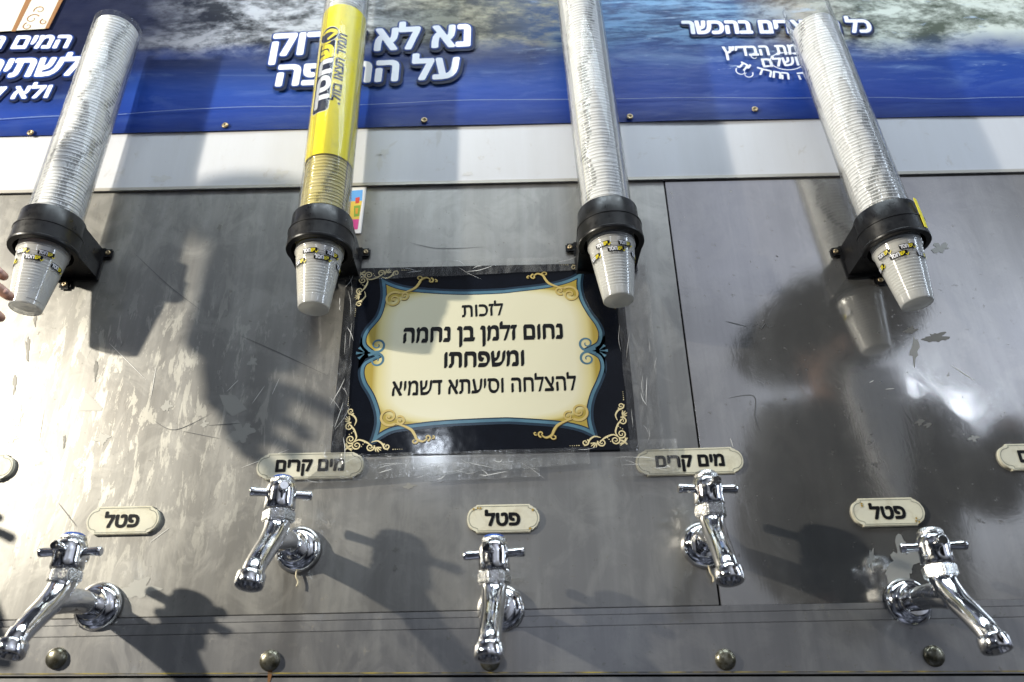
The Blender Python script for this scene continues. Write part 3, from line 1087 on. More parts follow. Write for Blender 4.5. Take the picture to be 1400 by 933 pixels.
def black_corner(fx, fz, base):
    b1 = bmesh.new()
    ox, oz = base
    cnt = [0]

    def T(a, b, sw):
        if sw:
            a, b = b, a
        return (ox + fx * a * 0.001, oz - fz * b * 0.001)

    def spl(cx, cy, r, turns, a0, hd, w, sw):
        cnt[0] += 1
        ribbon(b1, [T(cx + r * (1 - 0.85 * i / 32) * math.cos(a0 + hd * turns * 2 * PI * i / 32), cy + r * (1 - 0.85 * i / 32) * math.sin(a0 + hd * turns * 2 * PI * i / 32), sw) for i in range(33)],
               lambda t: w * 1.3 * (1.1 - 0.55 * t), -0.0044 - 0.00002 * cnt[0])

    def arc(pts, w, sw):
        cnt[0] += 1
        ribbon(b1, [T(q[0], q[1], sw) for q in smooth_path(pts, 6)], lambda t: w * 1.25 * (0.35 + 0.9 * math.sin(PI * min(1, max(0, t)))), -0.0044 - 0.00002 * cnt[0])
    for sw in (0, 1):
        spl(18, 9, 6.4, 1.5, 2.6, 1, 0.0015, sw)
        spl(37, 6, 6.0, 1.5, 0.4, -1, 0.0015, sw)
        spl(60, 6.5, 5.2, 1.35, 2.2, 1, 0.0015, sw)
        arc([(12, 12), (20, 17), (30, 14), (36, 10), (42, 4)], 0.0016, sw)
        arc([(38, 13), (46, 15), (53, 11), (57, 4), (62, 1.4)], 0.0016, sw)
        for i, (a, ln) in enumerate(((-0.2, 7), (0.25, 8), (0.7, 7.5), (1.15, 6))):
            arc([(44 + i, 6), (44 + ln * 0.5 * math.cos(a - 1.2) + i, 6 + ln * 0.6 * math.sin(a - 1.4)), (45 + ln * math.cos(a - 1.3) + i * 0.6, 6 + ln * math.sin(a - 1.5))], 0.0011, sw)
        for i, a in enumerate((0.15, 0.5)):
            arc([(5, 5), (5 + 5 * math.cos(a), 5 - 4 * math.sin(a)), (4 + 9 * math.cos(a), 4 - 7 * math.sin(a))], 0.0012, sw)
        for i in range(5):
            disc(b1, *T(69 + i * 3.1, 1.8, sw), 0.00085 - 0.0001 * i, -0.0053, 8)
        for q in ((25, 7), (27, 10), (29, 12.4), (52, 5)):
            disc(b1, *T(*q, sw), 0.0008, -0.0053, 8)
    arc([(2, 2), (7, 7), (12, 9)], 0.002, 0)
    disc(b1, *T(3, 3, 0), 0.0013, -0.0053, 8)
    obj('corner_scroll', b1, GOLDL, sg)


for fx, fz, q in ((1, 1, (489, 370)), (-1, 1, (837, 360)), (1, -1, (469, 618)), (-1, -1, (860, 610))):
    black_corner(fx, fz, sp(*q))
PS = 0.0052
for s_, a, b, h, nz in (('לזכות', (632, 433.5), (688, 430.5), 0.0185, 0.0008), ('נחום זלמן בן נחמה', (552, 468), (769, 462), 0.0215, 0.0018), ('ומשפחתו', (608, 502), (716, 499), 0.0215, 0.0018), ('להצלחה וסיעתא דשמיא', (536, 541), (788, 533), 0.0205, 0.0009)):
    line_of_text('lettering', s_, a, b, h, PS, INK, sg, nib=(nz * 0.55, nz))

# clear tape round the sign
WRK = mat('tape_wrinkle_glint', (0.74, 0.74, 0.72), 0.25)  # pale strokes paint the glints along creases in the film


def tape(name_label, quad, p, nu=14, nv=14, amp=0.0012, seed=0, wr=6):
    c0 = sum((at(*q, p) for q in quad), Vector()) / 4
    e_ = empty('clear_tape', (c0.x, 0, c0.z), name_label, 'tape', 'strips of clear tape round the sign')
    P = [at(*q, p) - e_.location for q in quad]
    bm = bmesh.new()
    gr = []
    rnd = random.Random(seed)
    for j in range(nv + 1):
        row = []
        for i in range(nu + 1):
            u, v = i / nu, j / nv
            q = (P[0] * (1 - u) + P[1] * u) * (1 - v) + (P[3] * (1 - u) + P[2] * u) * v
            q = q + Vector((0.0015 * noise.noise((v * 9, seed, 2)) if i in (0, nu) else 0, -abs(noise.noise((q.x * 60, q.z * 25, seed)) * amp), 0.0015 * noise.noise((u * 9, seed, 5)) if j in (0, nv) else 0))
            row.append(bm.verts.new(q))
        gr.append(row)
    for j in range(nv):
        for i in range(nu):
            bm.faces.new((gr[j][i], gr[j][i + 1], gr[j + 1][i + 1], gr[j + 1][i]))
    obj('tape_film', bm, TAPE, e_, smooth=True)
    if wr:
        for i in range(wr):
            bm = bmesh.new()
            u, v = rnd.random(), rnd.random()
            q = (P[0] * (1 - u) + P[1] * u) * (1 - v) + (P[3] * (1 - u) + P[2] * u) * v
            long_v = (P[3] - P[0]).length > (P[1] - P[0]).length
            a = rnd.gauss(PI / 2 if long_v else 0, 0.28)
            ln = rnd.uniform(0.004, 0.024)
            wdt = rnd.choice((0.0003, 0.0004, 0.0008))
            dd = Vector((math.cos(a), 0, math.sin(a))) * ln
            mid = q + Vector((rnd.uniform(-1, 1), 0, rnd.uniform(-1, 1))) * 0.003
            pts = smooth_path([((q - dd).x, (q - dd).z), (mid.x, mid.z), ((q + dd).x, (q + dd).z)], 5)
            ribbon(bm, pts, lambda t: wdt * math.sin(PI * min(1, max(0.05, t))), -p - amp - 0.0004 - i * 1e-5)
            obj('wrinkle_glint', bm, WRK, e_)
    return e_


tape('clear tape strip down the right edge of the ornate sign', [(838, 352), (884, 350), (908, 612), (862, 618)], 0.0062, seed=1, wr=12)
tape('crinkled clear tape strip down the left edge of the ornate sign', [(464, 372), (490, 372), (470, 632), (440, 632)], 0.0062, seed=2, wr=14)
tape('clear tape strip along the top edge of the ornate sign', [(462, 362), (868, 348), (868, 366), (462, 384)], 0.0068, 40, 4, seed=3, wr=8)
tape('clear tape strip along the bottom edge of the ornate sign', [(452, 622), (806, 612), (806, 634), (395, 664)], 0.0086, 40, 5, seed=4, wr=10)
tape('short torn clear tape piece below the sign, above the middle plaque', [(576, 634), (736, 630), (738, 652), (578, 659)], 0.0060, 20, 4, 0.0016, seed=5, wr=14)
tape('clear tape piece over the left end of the right cold water plaque', [(846, 602), (925, 600), (930, 648), (850, 652)], 0.0086, 14, 10, 0.0014, seed=6, wr=8)

# small colourful card behind the yellow dispenser
cq = at(484, 288, 0.002)
cd = empty('picture_card', (cq.x, 0, cq.z), 'small colourful picture card with white border stuck behind the yellow sleeved dispenser', 'card')
bm = bmesh.new()
plate(bm, [((at(*q, 0.002) - cd.location).x, (at(*q, 0.002) - cd.location).z) for q in ((452, 258), (501, 256), (493.5, 319), (444, 321))], -0.0022, -0.0006)
obj('white_border', bm, mat('card_white', (0.72, 0.72, 0.74), 0.3), cd)


def cquad(pts, y, col, name):
    bm = bmesh.new()
    plate(bm, [((at(*q, 0.002) - cd.location).x, (at(*q, 0.002) - cd.location).z) for q in pts], y, None)
    obj(name, bm, mat(name, col, 0.35), cd)


cquad(((457, 263), (496, 260), (495, 275), (456, 277)), -0.0024, (0.12, 0.34, 0.70), 'sky_patch')
cquad(((456, 277), (495, 275), (491, 300), (452, 302)), -0.0024, (0.70, 0.50, 0.10), 'yellow_patch')
cquad(((452, 302), (491, 300), (489, 314), (449, 316)), -0.0024, (0.62, 0.08, 0.28), 'pink_patch')
cquad(((486, 271), (492, 270), (491, 278), (486, 279)), -0.0026, (0.55, 0.07, 0.05), 'red_patch')
cquad(((484, 282), (493, 281), (491, 296), (484, 297)), -0.0026, (0.20, 0.34, 0.06), 'green_patch')
cquad(((486, 285), (490, 285), (489, 293), (486, 293)), -0.0028, (0.62, 0.30, 0.05), 'orange_patch')

# ------------------------------------------------------------------ plaques over the taps


def plaque_outline(w, h, d=0.0):
    w, h = w / 2 - d, h / 2 - d
    st = min(0.014, w * 0.26)
    pts = []
    for i in range(13):                      # right end, top to bottom, a bulge between two small steps
        a = PI / 2 - PI * i / 12
        pts.append((w - st * 0.72 + st * 0.72 * math.cos(a), (h - 0.0042) * math.sin(a)))
    right = [(w - st, h), (w - st, h - 0.0026)] + pts + [(w - st, -h + 0.0026), (w - st, -h)]
    left = [(-x, -z) for x, z in right]
    return right + left


PLQ = [(168, 711.5, 0.096, 'פטל', 'small cream plaque above the leftmost visible tap, unstained', 0.045, 0.0150),
       (424, 637, 0.147, 'מים קרים', 'long cream plaque at the lower left corner of the sign, half under clear tape', 0.092, 0.0148),
       (688, 709, 0.096, 'פטל', 'small greyish cream plaque above the middle tap, in shade', 0.045, 0.0150),
       (943, 631, 0.147, 'מים קרים', 'long cream plaque at the lower right corner of the sign, over the seam', 0.092, 0.0148),
       (1214, 700, 0.096, 'פטל', 'small cream plaque with yellow glue at its corners, above the rightmost visible tap', 0.045, 0.0150),
       (-55, 640, 0.147, 'מים קרים', 'rounded end of a cream plaque cut off by the left edge of the photo', 0.092, 0.0148),
       (1439, 624, 0.147, 'מים קרים', 'end of a cream plaque cut off by the right edge of the photo', 0.092, 0.0148)]
for i, (px, py, w, s_, lb, tw, th) in enumerate(PLQ):
    p = at(px, py, 0.004)
    e_ = empty('plaque', (p.x, 0, p.z), lb, 'plaque', 'plaques naming the drinks above the taps')
    if i == 3:
        e_.rotation_euler.y = R(-0.6)
    bm = bmesh.new()
    f = plate(bm, plaque_outline(w, 0.0375), -0.0048, 0.0)
    bmesh.ops.bevel(bm, geom=list(f.edges), offset=0.0009, segments=2, affect='EDGES')
    obj('plate', bm, PLAQUE, e_)
    bm = bmesh.new()
    oa, ob = plaque_outline(w, 0.0375, 0.0022), plaque_outline(w, 0.0375, 0.0030)
    va = [bm.verts.new((q[0], -0.0050, q[1])) for q in oa]
    vb = [bm.verts.new((q[0], -0.0050, q[1])) for q in ob]
    for j in range(len(oa)):
        j2 = (j + 1) % len(oa)
        bm.faces.new((va[j], va[j2], vb[j2], vb[j]))
    obj('border_line', bm, PLINE, e_)
    bm = letter_bm(s_, tw, th, 0.0011)
    bm_move(bm, Matrix.Translation((-tw / 2 - (0.001 if w < 0.1 else 0), -0.0053, -th / 2 - (0.0016 if w < 0.1 else 0.0))))
    obj('lettering', bm, INK, e_)
    if i in (2, 4):
        bm = bmesh.new()
        rr = random.Random(i)
        for q in range(5):
            a = 2 * PI * q / 5
            x, z = rr.choice((-1, 1)) * rr.uniform(w * 0.3, w * 0.44), rr.choice((-1, 1)) * rr.uniform(0.008, 0.015)
            plate(bm, [(x + 0.002 * rr.uniform(0.5, 1) * math.cos(2 * PI * t / 8), z + 0.002 * rr.uniform(0.5, 1) * math.sin(2 * PI * t / 8)) for t in range(8)], -0.0056 - q * 1e-5, None)
        obj('glue_spot', bm, mat('glue_spot', (0.36, 0.24, 0.05), 0.4), e_)

# ------------------------------------------------------------------ taps


def remeshed(bm, voxel, it):
    me = bpy.data.meshes.new('tap_form')
    bm.to_mesh(me)
    bm.free()
    o = bpy.data.objects.new('tap_form', me)
    C.objects.link(o)
    md = o.modifiers.new('r', 'REMESH')
    md.mode = 'VOXEL'
    md.voxel_size = voxel
    sm = o.modifiers.new('s', 'SMOOTH')
    sm.factor = 0.5
    sm.iterations = it
    dg = bpy.context.evaluated_depsgraph_get()
    out = bpy.data.meshes.new_from_object(o.evaluated_get(dg))
    out.materials.clear()
    bpy.data.objects.remove(o)
    bpy.data.meshes.remove(me)
    return out


def hexnut(bm, r, z0, z1, M):
    pr = [(r * math.cos(PI / 3 * i + 0.2), r * math.sin(PI / 3 * i + 0.2)) for i in range(6)]
    a = [bm.verts.new(M @ Vector((q[0], q[1], z0))) for q in pr]
    b = [bm.verts.new(M @ Vector((q[0], q[1], z1))) for q in pr]
    for i in range(6):
        j = (i + 1) % 6
        bm.faces.new((a[i], a[j], b[j], b[i]))
    bm.faces.new(a)
    bm.faces.new(b)
    bmesh.ops.bevel(bm, geom=list(bm.edges), offset=0.0016, segments=3, affect='EDGES')
    return bm


def make_tap():
    t = empty('water_tap', (0, 0, 0), '', 'tap', 'chrome taps in a zigzag row')
    RX = Matrix.Rotation(PI / 2, 4, 'X')
    bm = bmesh.new()
    lathe(bm, [(0.0305, 0.0), (0.0305, 0.0022), (0.0295, 0.0050), (0.0262, 0.0098), (0.0215, 0.0132), (0.0185, 0.0140), (0.0180, 0.0150), (0.0180, 0.0185), (0.0130, 0.0190)], 56, RX)
    obj('flange', bm, CHROME, t, smooth=True, autos=50)
    bm = bmesh.new()
    pB = smooth_path([(0, -0.010, 0), (0, -0.030, 0), (0, -0.055, -0.001), (0, -0.078, -0.006), (0, -0.098, -0.012)], 6)
    tube(bm, pB, [0.0125 + 0.0025 * math.sin(PI * min(1, i / (len(pB) - 1))) for i in range(len(pB))], 28)
    pA = smooth_path([(0, -0.083, 0.024), (0, -0.084, 0.014), (0, -0.089, 0.003), (0, -0.103, -0.015), (0, -0.122, -0.033), (0, -0.138, -0.050), (0, -0.1445, -0.062)], 6)
    nA = len(pA) - 1
    tube(bm, pA, [0.0170 - 0.0050 * (i / nA) ** 0.6 for i in range(nA + 1)], 28)
    obj('body', remeshed(bm, 0.0011, 14), CHROME, t, smooth=True)
    bm = bmesh.new()
    d = Vector((0, -0.30, -1)).normalized()
    M = Matrix.Translation((0, -0.1440, -0.0585)) @ d.to_track_quat('Z', 'Y').to_matrix().to_4x4()
    lathe(bm, [(0.0115, 0.0), (0.0155, 0.0006), (0.0162, 0.002), (0.0160, 0.0125), (0.0152, 0.0145), (0.0118, 0.0143), (0.0110, 0.009), (0.0001, 0.0085)], 40, M)
    obj('spout_ring', bm, CHROME, t, smooth=True, autos=40)
    S = Matrix.Translation((0, -0.083, 0))
    obj('bonnet_nut', hexnut(bmesh.new(), 0.0205, 0.0150, 0.0285, S), CHROME_W, t)
    bm = bmesh.new()
    lathe(bm, [(0.0145, 0.026), (0.0145, 0.034)], 32, S)
    obj('stem', bm, CHROME_W, t, smooth=True)
    h = bpy.data.objects.new('handle', None)
    bm = bmesh.new()
    lathe(bm, [(0.0120, 0.0315), (0.0182, 0.0308), (0.0190, 0.0320), (0.0184, 0.0400), (0.0188, 0.0500), (0.0186, 0.0555), (0.0172, 0.0610), (0.0152, 0.0640), (0.0115, 0.0650)], 44)
    h = obj('handle', bm, CHROME, t, smooth=True, autos=50, loc=(0, -0.083, 0))
    for q in range(4):
        bm = bmesh.new()
        a = q * PI / 2
        dd = Vector((math.cos(a), math.sin(a), 0))
        P = [dd * r_ + Vector((0, 0, 0.0510)) for r_ in (0.014, 0.022, 0.032, 0.0365, 0.0375)]
        tube(bm, P, [0.0052, 0.0050, 0.0056, 0.0058, 0.0049], 20)
        obj('handle_arm', bm, CHROME, h, smooth=True, autos=45)
    bm = bmesh.new()
    lathe(bm, [(0.0125, 0.0632), (0.0146, 0.0638), (0.0150, 0.0650), (0.0149, 0.0682), (0.0140, 0.0696), (0.0122, 0.0700)], 36, caps=(False, True))
    obj('cap_ring', bm, CHROME_W, h, smooth=True, autos=40)
    bm = bmesh.new()
    lathe(bm, [(0.0130, 0.0696), (0.0126, 0.0712), (0.0100, 0.0730), (0.0050, 0.0740), (0.0001, 0.0742)], 32)
    obj('cap', bm, BLUECAP, h, smooth=True)
    return t


TAPS = [(135, 830, 4, 0, 'leftmost visible chrome tap with blue cap, spout reaching to the left edge'),
        (408, 752, 24, 1, 'chrome tap under the left cold water plaque, spout pointing left of its flange'),
        (685, 833, -8, 0, 'middle chrome tap with blue cap, seen straight on below the sign'),
        (962, 746, 10, 1, 'bright chrome tap under the right cold water plaque, beside the seam'),
        (1241, 824, -14, 0, 'rightmost visible chrome tap, spout reaching towards the lower right corner'),
        (-135, 712, 15, 1, 'chrome tap just outside the left edge, seen by its long shadow'),
        (1540, 740, 15, 1, 'chrome tap just outside the right edge of the photo')]
tp = make_tap()
CAPC = CHROME
for i, (px, py, hr, up_, lb) in enumerate(TAPS):
    p = at(px, py, 0.0)
    t = tp if i == 0 else dup(tp)
    t.location = (p.x, -0.001, p.z)
    if px > 0 and abs(px - 685) > 500:
        t.rotation_euler.z = R(-4 if px < 600 else 5)
    t['label'] = lb
    for ch in t.children:
        if ch.name.startswith('handle'):
            ch.rotation_euler.z = R(hr)
            if i in (3, 4):
                for q in ch.children:
                    if q.name.startswith('cap') and 'ring' not in q.name:
                        q.data = q.data.copy()
                        q.data.materials[0] = CHROME_W
    if i in (1, 3):
        bm = bmesh.new()
        tube(bm, smooth_path([(0.002, -0.004, -0.028), (0.003, -0.006, -0.036), (0.006, -0.005, -0.042), (0.005, -0.006, -0.048)], 5), [0.0012] * 16, 8)
        obj('sealant_string', bm, mat('sealant', (0.62, 0.55, 0.38), 0.6), t, smooth=True)

# ------------------------------------------------------------------ cup dispensers
RT_, RC = 0.0385, 0.0350          # tube and cup rim radius
PAX = 0.073                        # distance of the tube axis from the wall


def ring_pts(r, n, a0=0.0, a1=2 * PI):
    return [(r * math.cos(a0 + (a1 - a0) * i / n), r * math.sin(a0 + (a1 - a0) * i / n)) for i in range(n + 1)]


def make_holder():
    """black collar on a bracket; local origin on the tube axis at the bottom of the collar, wall at y=+PAX"""
    bm = bmesh.new()
    lathe(bm, [(0.0405, 0.0), (0.0478, 0.0), (0.0486, 0.0012), (0.0486, 0.0045), (0.0476, 0.0058), (0.0476, 0.0265), (0.0484, 0.0272), (0.0484, 0.0288), (0.0452, 0.0294), (0.0448, 0.0565), (0.0440, 0.0580), (0.0395, 0.0580), (0.0392, 0.030), (0.0405, 0.0)], 72)
    # web back to the wall, narrowing from the collar to the plate, in two tiers
    for r, hw, z0, z1 in ((0.0470, 0.0455, 0.0012, 0.0262), (0.0444, 0.0430, 0.0268, 0.0530)):
        pts = [(r * math.cos(a), r * math.sin(a)) for a in [R(8) + R(164) * i / 14 for i in range(15)]]
        inner = [(0.0410 * math.cos(a), 0.0410 * math.sin(a)) for a in [R(8) + R(164) * i / 14 for i in range(15)]]
        outer = [(hw, PAX - 0.001), (-hw, PAX - 0.001)]
        poly = [inner[0], (r * math.cos(R(4)), r * math.sin(R(4)))] + outer + [(-r * math.cos(R(4)), r * math.sin(R(4)))] + list(reversed(inner))
        poly = poly[:-1] if poly[-1] == poly[0] else poly
        prism_z(bm, poly, z0, z1)
    bx(bm, -0.0480, 0.0480, PAX - 0.006, PAX, -0.004, 0.055, 0.0012)
    for sx_ in (-1, 1):                 # screw ears
        bx(bm, sx_ * 0.050 - 0.010, sx_ * 0.050 + 0.010, PAX - 0.0055, PAX - 0.0002, 0.036, 0.054, 0.0025)
    bx(bm, -0.009, 0.009, PAX - 0.0055, PAX - 0.0002, -0.020, 0.002, 0.0035)
    return bm


def make_tube(z0, z1):
    bm = bmesh.new()
    lathe(bm, [(RT_, z0), (RT_, z1), (RT_ - 0.0003, z1 + 0.0005), (RT_ - 0.0007, z1), (RT_ - 0.0007, z0)], 64)
    return bm


def cup_prof():
    H, rt, rb = 0.0915, 0.0340, 0.0224
    pr = [(rt - 0.0012, -0.0022), (rt + 0.0006, -0.0020), (rt + 0.0011, -0.0008), (rt + 0.0006, 0.0), (rt - 0.0006, 0.0), (rt - 0.0012, -0.0012)]
    out = [(rt + 0.0004, 0.0), (rt + 0.0010, -0.0005), (rt + 0.0010, -0.0014), (rt + 0.0002, -0.0020)]
    n = 96
    for i in range(n + 1):
        t = i / n
        z = -0.0024 - (H - 0.0044) * t
        r = rt - 0.0004 + (rb - rt) * t
        if 0.10 < t < 0.88:
            r += 0.00026 * math.cos(2 * PI * (t - 0.10) / 0.78 * 15)
        out.append((r, z))
    out += [(rb - 0.0008, -H + 0.0006), (rb - 0.0022, -H), (rb - 0.004, -H + 0.0012), (rb - 0.006, -H + 0.0018), (0.0001, -H + 0.0022)]
    return out


bmc = bmesh.new()
lathe(bmc, cup_prof(), 56)
cup_me = bpy.data.meshes.new('plastic_cup')
bmesh.ops.recalc_face_normals(bmc, faces=bmc.faces)
bmc.to_mesh(cup_me)
bmc.free()
for p in cup_me.polygons:
    p.use_smooth = True
cup_me.materials.append(CUPB)
cup_s = cup_me.copy()
cup_s.materials[0] = CUPS
cup_y = cup_me.copy()
cup_y.materials[0] = CUPY


def wrap(bm, rfun, step=0.002):
    """bend a flat X-Z drawing round the Z axis (x = arc length, facing -Y); rfun(z) = radius, y kept as lift"""
    xs = [v.co.x for v in bm.verts]
    x = math.floor(min(xs) / step) * step
    while x < max(xs):
        bmesh.ops.bisect_plane(bm, geom=list(bm.verts) + list(bm.edges) + list(bm.faces), plane_co=(x, 0, 0), plane_no=(1, 0, 0), dist=1e-7)
        x += step
    for v in bm.verts:
        r0 = rfun(v.co.z)
        a = v.co.x / rfun(0)
        r = r0 - v.co.y
        v.co = Vector((r * math.sin(a), -r * math.cos(a), v.co.z))
    return bm


def rrect(x0, x1, z0, z1, r, n=5):
    out = []
    for cx, cz, a0 in ((x1 - r, z1 - r, 0), (x0 + r, z1 - r, 90), (x0 + r, z0 + r, 180), (x1 - r, z0 + r, 270)):
        for i in range(n + 1):
            a = R(a0 + 90 * i / n)
            out.append((cx + r * math.cos(a), cz + r * math.sin(a)))
    return out


def tick(bm, x, z, s, y):
    ribbon(bm, [(x - s * 0.55, z + s * 0.15), (x - s * 0.1, z - s * 0.5), (x + s * 0.65, z + s * 0.65)], s * 0.38, y)


def cup_prints(cup, angs):
    rf = lambda z: 0.0336 - 0.0118 * (-z - 0.0024) / 0.0871
    for ang, dz, sc in angs:
        M = Matrix.Rotation(ang, 4, 'Z')
        z0 = -0.0235 + dz
        F = lambda z: rf(z0) + 0.0008 + (z) * 0.118
        for nm, mm, build in (
            ('printed_logo', INK, lambda b: plate(b, rrect(-0.013 * sc, 0.0115 * sc, -0.0035, 0.0045, 0.0018), 0, None)),
            ('printed_logo', WINK, lambda b: None),
            ('printed_tick', YINK, lambda b: tick(b, 0.0108 * sc, -0.002, 0.0034, -0.0004))):
            b = bmesh.new()
            if nm == 'printed_logo' and mm is WINK:
                b.free()
                b = bm_move(letter_bm('חסד', 0.0125 * sc, 0.0052, 0.0004), Matrix.Translation((-0.0118 * sc, -0.0002, -0.0022)))
            else:
                build(b)
            wrap(b, F)
            o_ = obj(nm, bm_move(b, Matrix.Translation((0, 0, z0)) @ M), mm, cup)
        b = bm_move(letter_bm('יש', 0.006 * sc, 0.0050, 0.0003), Matrix.Translation((0.0018 * sc, -0.0002, -0.0020)))
        wrap(b, F)
        obj('printed_logo', bm_move(b, Matrix.Translation((0, 0, z0)) @ M), YINK, cup)
        b = bm_move(letter_bm('תמיד תצאו בזול', 0.018 * sc, 0.0022, 0.0), Matrix.Translation((-0.010 * sc, 0, -0.0072)))
        wrap(b, F)
        obj('printed_line', bm_move(b, Matrix.Translation((0, 0, z0)) @ M), INK, cup)


HOLD = None
DISP = [  # collar place (photo), tube top z, cups top z, words
    ((68, 318), 2.132, 2.128, 'leftmost cup dispenser, clear tube full of white cups on a black wall bracket', 'leftmost dispenser'),
    ((440, 318), 2.34, 2.235, 'cup dispenser with a bright yellow printed sleeve, above the left corner of the sign', 'yellow sleeved dispenser'),
    ((833, 305), 2.34, 2.235, 'clear cup dispenser hanging above the right corner of the sign, second from right', 'dispenser second from right'),
    ((1220, 320), 2.150, 2.096, 'rightmost cup dispenser, open clear tube with empty top part, yellow mark on its collar', 'rightmost dispenser')]
CUPLAB = ['bottom cup of the leftmost dispenser, next to the fingertips', 'bottom cup of the yellow sleeved dispenser, beside the left corner of the sign',
          'bottom cup in front of the upper right corner of the sign', 'bottom cup of the rightmost dispenser, over a bright streak on steel']
PITCHC = 0.0060
for i, ((px, py), ztop, zcup, lb, wh) in enumerate(DISP):
    q = at(px, py, PAX)
    zb = 1.6565 if i == 2 else (1.6635 if i == 0 else (1.6535 if i == 1 else 1.6405))
    xx = q.x
    lean = R((1.6, 0.0, -2.0, -4.4)[i])
    d_ = empty('cup_dispenser', (xx, -PAX, zb), lb, 'cup dispenser', 'wall mounted cup dispensers')
    d_.rotation_euler.y = lean
    if HOLD is None:
        hb_ = obj('bracket', make_holder(), BLACKP, d_, smooth=True, autos=35)
        HOLD = hb_.data
    else:
        hb_ = bpy.data.objects.new('bracket', HOLD)
        C.objects.link(hb_)
        hb_.parent = d_
    for sx_, sz_ in ((-0.0530, 0.0455), (0.0530, 0.0455), (0, -0.012)):
        bm = bmesh.new()
        lathe(bm, [(0.0042, 0), (0.0042, 0.0012), (0.0034, 0.0022), (0.0012, 0.0023), (0.0008, 0.0012), (0.0001, 0.0012)], 16, Matrix.Rotation(PI / 2, 4, 'X'))
        obj('screw', bm, SCREWM, hb_, smooth=True, loc=(sx_, PAX - 0.0052, sz_))
    obj('clear_tube', make_tube(0.050, ztop - zb), TUBE, d_, smooth=True, autos=50)
    if i == 3:
        bm = bmesh.new()
        plate(bm, rrect(0.026, 0.0335, 0.006, 0.0575, 0.001), -0.0006, 0)
        wrap(bm, lambda z: 0.0486)
        obj('yellow_mark', bm, YELLOW, d_)
    # cups: the free one below, then the stack
    ztip = zb - 0.003
    n = int((zcup - ztip) / PITCHC)
    ang = random.uniform(0, 6)
    for j in range(n + 1):
        z = ztip + j * PITCHC
        if i == 1 and 31 < j < n - 15:      # out of sight inside the paper sleeve
            continue
        if j == 0:
            c_ = bpy.data.objects.new('plastic_cup', cup_me)
            tag(c_, CUPLAB[i], 'cup', 'free cups at the bottom of the dispensers')
        else:
            c_ = bpy.data.objects.new('plastic_cup', cup_me if j < 3 else (cup_y if (i == 1 and j < 30) else cup_s))
            if j < 9 and not (j >= 9):
                pass
            tag(c_, 'white plastic cup nested in the stack of the ' + wh, 'cup', 'cups nested in the ' + wh)
        C.objects.link(c_)
        ang += random.gauss(0.0, 0.10) + 0.03
        c_.location = (xx + (z - zb) * math.sin(lean) + random.gauss(0, 0.0004) * (j > 0), -PAX + random.gauss(0, 0.0004) * (j > 0), zb + (z - zb) * math.cos(lean) + random.gauss(0, 0.0005) * (j > 0))
        c_.rotation_mode = 'ZYX'
        c_.rotation_euler = (random.gauss(0, 0.005) * (j > 0), lean + random.gauss(0, 0.005) * (j > 0), ang if j else 0)
        if j == 0:
            base = {0: -0.15, 1: 0.25, 2: 0.1, 3: -0.25}[i] + {0: 0.45, 1: 0.2, 2: -0.05, 3: -0.30}[i]
            cup_prints(c_, [(base, 0, 1.0), (base + 1.15, -0.003, 0.9), (base - 1.15, -0.004, 0.9), (base + 0.45, 0.0095, 0.9), (base - 0.6, 0.010, 0.9)])
    if i == 1:
        # yellow printed sleeve inside the tube; text runs down it
        z0s, z1s = at(440, 210, PAX + 0.036).z - zb, at(465, 6, PAX + 0.036).z - zb
        bm = bmesh.new()
        lathe(bm, [(0.0366, z0s), (0.0366, z1s), (0.0361, z1s), (0.0361, z0s)], 64)
        sl = obj('yellow_sleeve', bm, YELLOW, d_, smooth=True, autos=50)
        zt = z1s - 0.052                    # printing starts under the top edge
        RS = lambda z: 0.0366

        def on_sleeve(b, m_, lift, nm='printed_logo', rot=R(-22)):
            for v in b.verts:
                v.co.y -= lift
            wrap(b, RS)
            return obj(nm, bm_move(b, Matrix.Rotation(rot, 4, 'Z')), m_, sl)
        # turned drawing: letters' baseline runs up the tube, their tops to the left
        def turned(b, x0, z0):
            return bm_move(b, Matrix.Translation((x0, 0, z0)) @ Matrix.Rotation(-PI / 2, 4, 'Y'))
        LB = 0.185                          # length of the black field
        b = bmesh.new()
        plate(b, rrect(-0.0195, 0.0135, zt - LB - 0.003, zt - 0.030, 0.008), 0, None)
        on_sleeve(b, WINK, 0.0002)
        b = bmesh.new()
        plate(b, rrect(-0.0185, 0.0125, zt - LB - 0.002, zt - 0.031, 0.0075), 0, None)
        on_sleeve(b, NHALO, 0.0004)
        b = bmesh.new()
        plate(b, [(-0.001 + 0.0185 * math.cos(2 * PI * a / 32), zt - 0.018 + 0.0185 * math.sin(2 * PI * a / 32)) for a in range(32)], 0, None)
        on_sleeve(b, WINK, 0.0005)
        b = bmesh.new()
        plate(b, [(-0.001 + 0.0172 * math.cos(2 * PI * a / 32), zt - 0.018 + 0.0172 * math.sin(2 * PI * a / 32)) for a in range(32)], 0, None)
        on_sleeve(b, NHALO, 0.0007)
        b = bmesh.new()
        ribbon(b, smooth_path([(-0.014, zt - 0.013), (-0.006, zt - 0.010), (0.004, zt - 0.010), (0.0125, zt - 0.0155), (0.008, zt - 0.022), (-0.002, zt - 0.029)], 6), lambda t: 0.0062 * (0.7 + 0.5 * math.sin(PI * min(1, max(0, t)))), 0)
        on_sleeve(b, YINK, 0.0009, 'printed_tick')
        b = turned(letter_bm('חסד', 0.100, 0.0205, 0.0026), 0.0098, zt - LB + 0.008)
        on_sleeve(b, WINK, 0.0006)
        b = turned(letter_bm('יש', 0.040, 0.0205, 0.0024), 0.0098, zt - 0.072)
        on_sleeve(b, YINK, 0.0006)
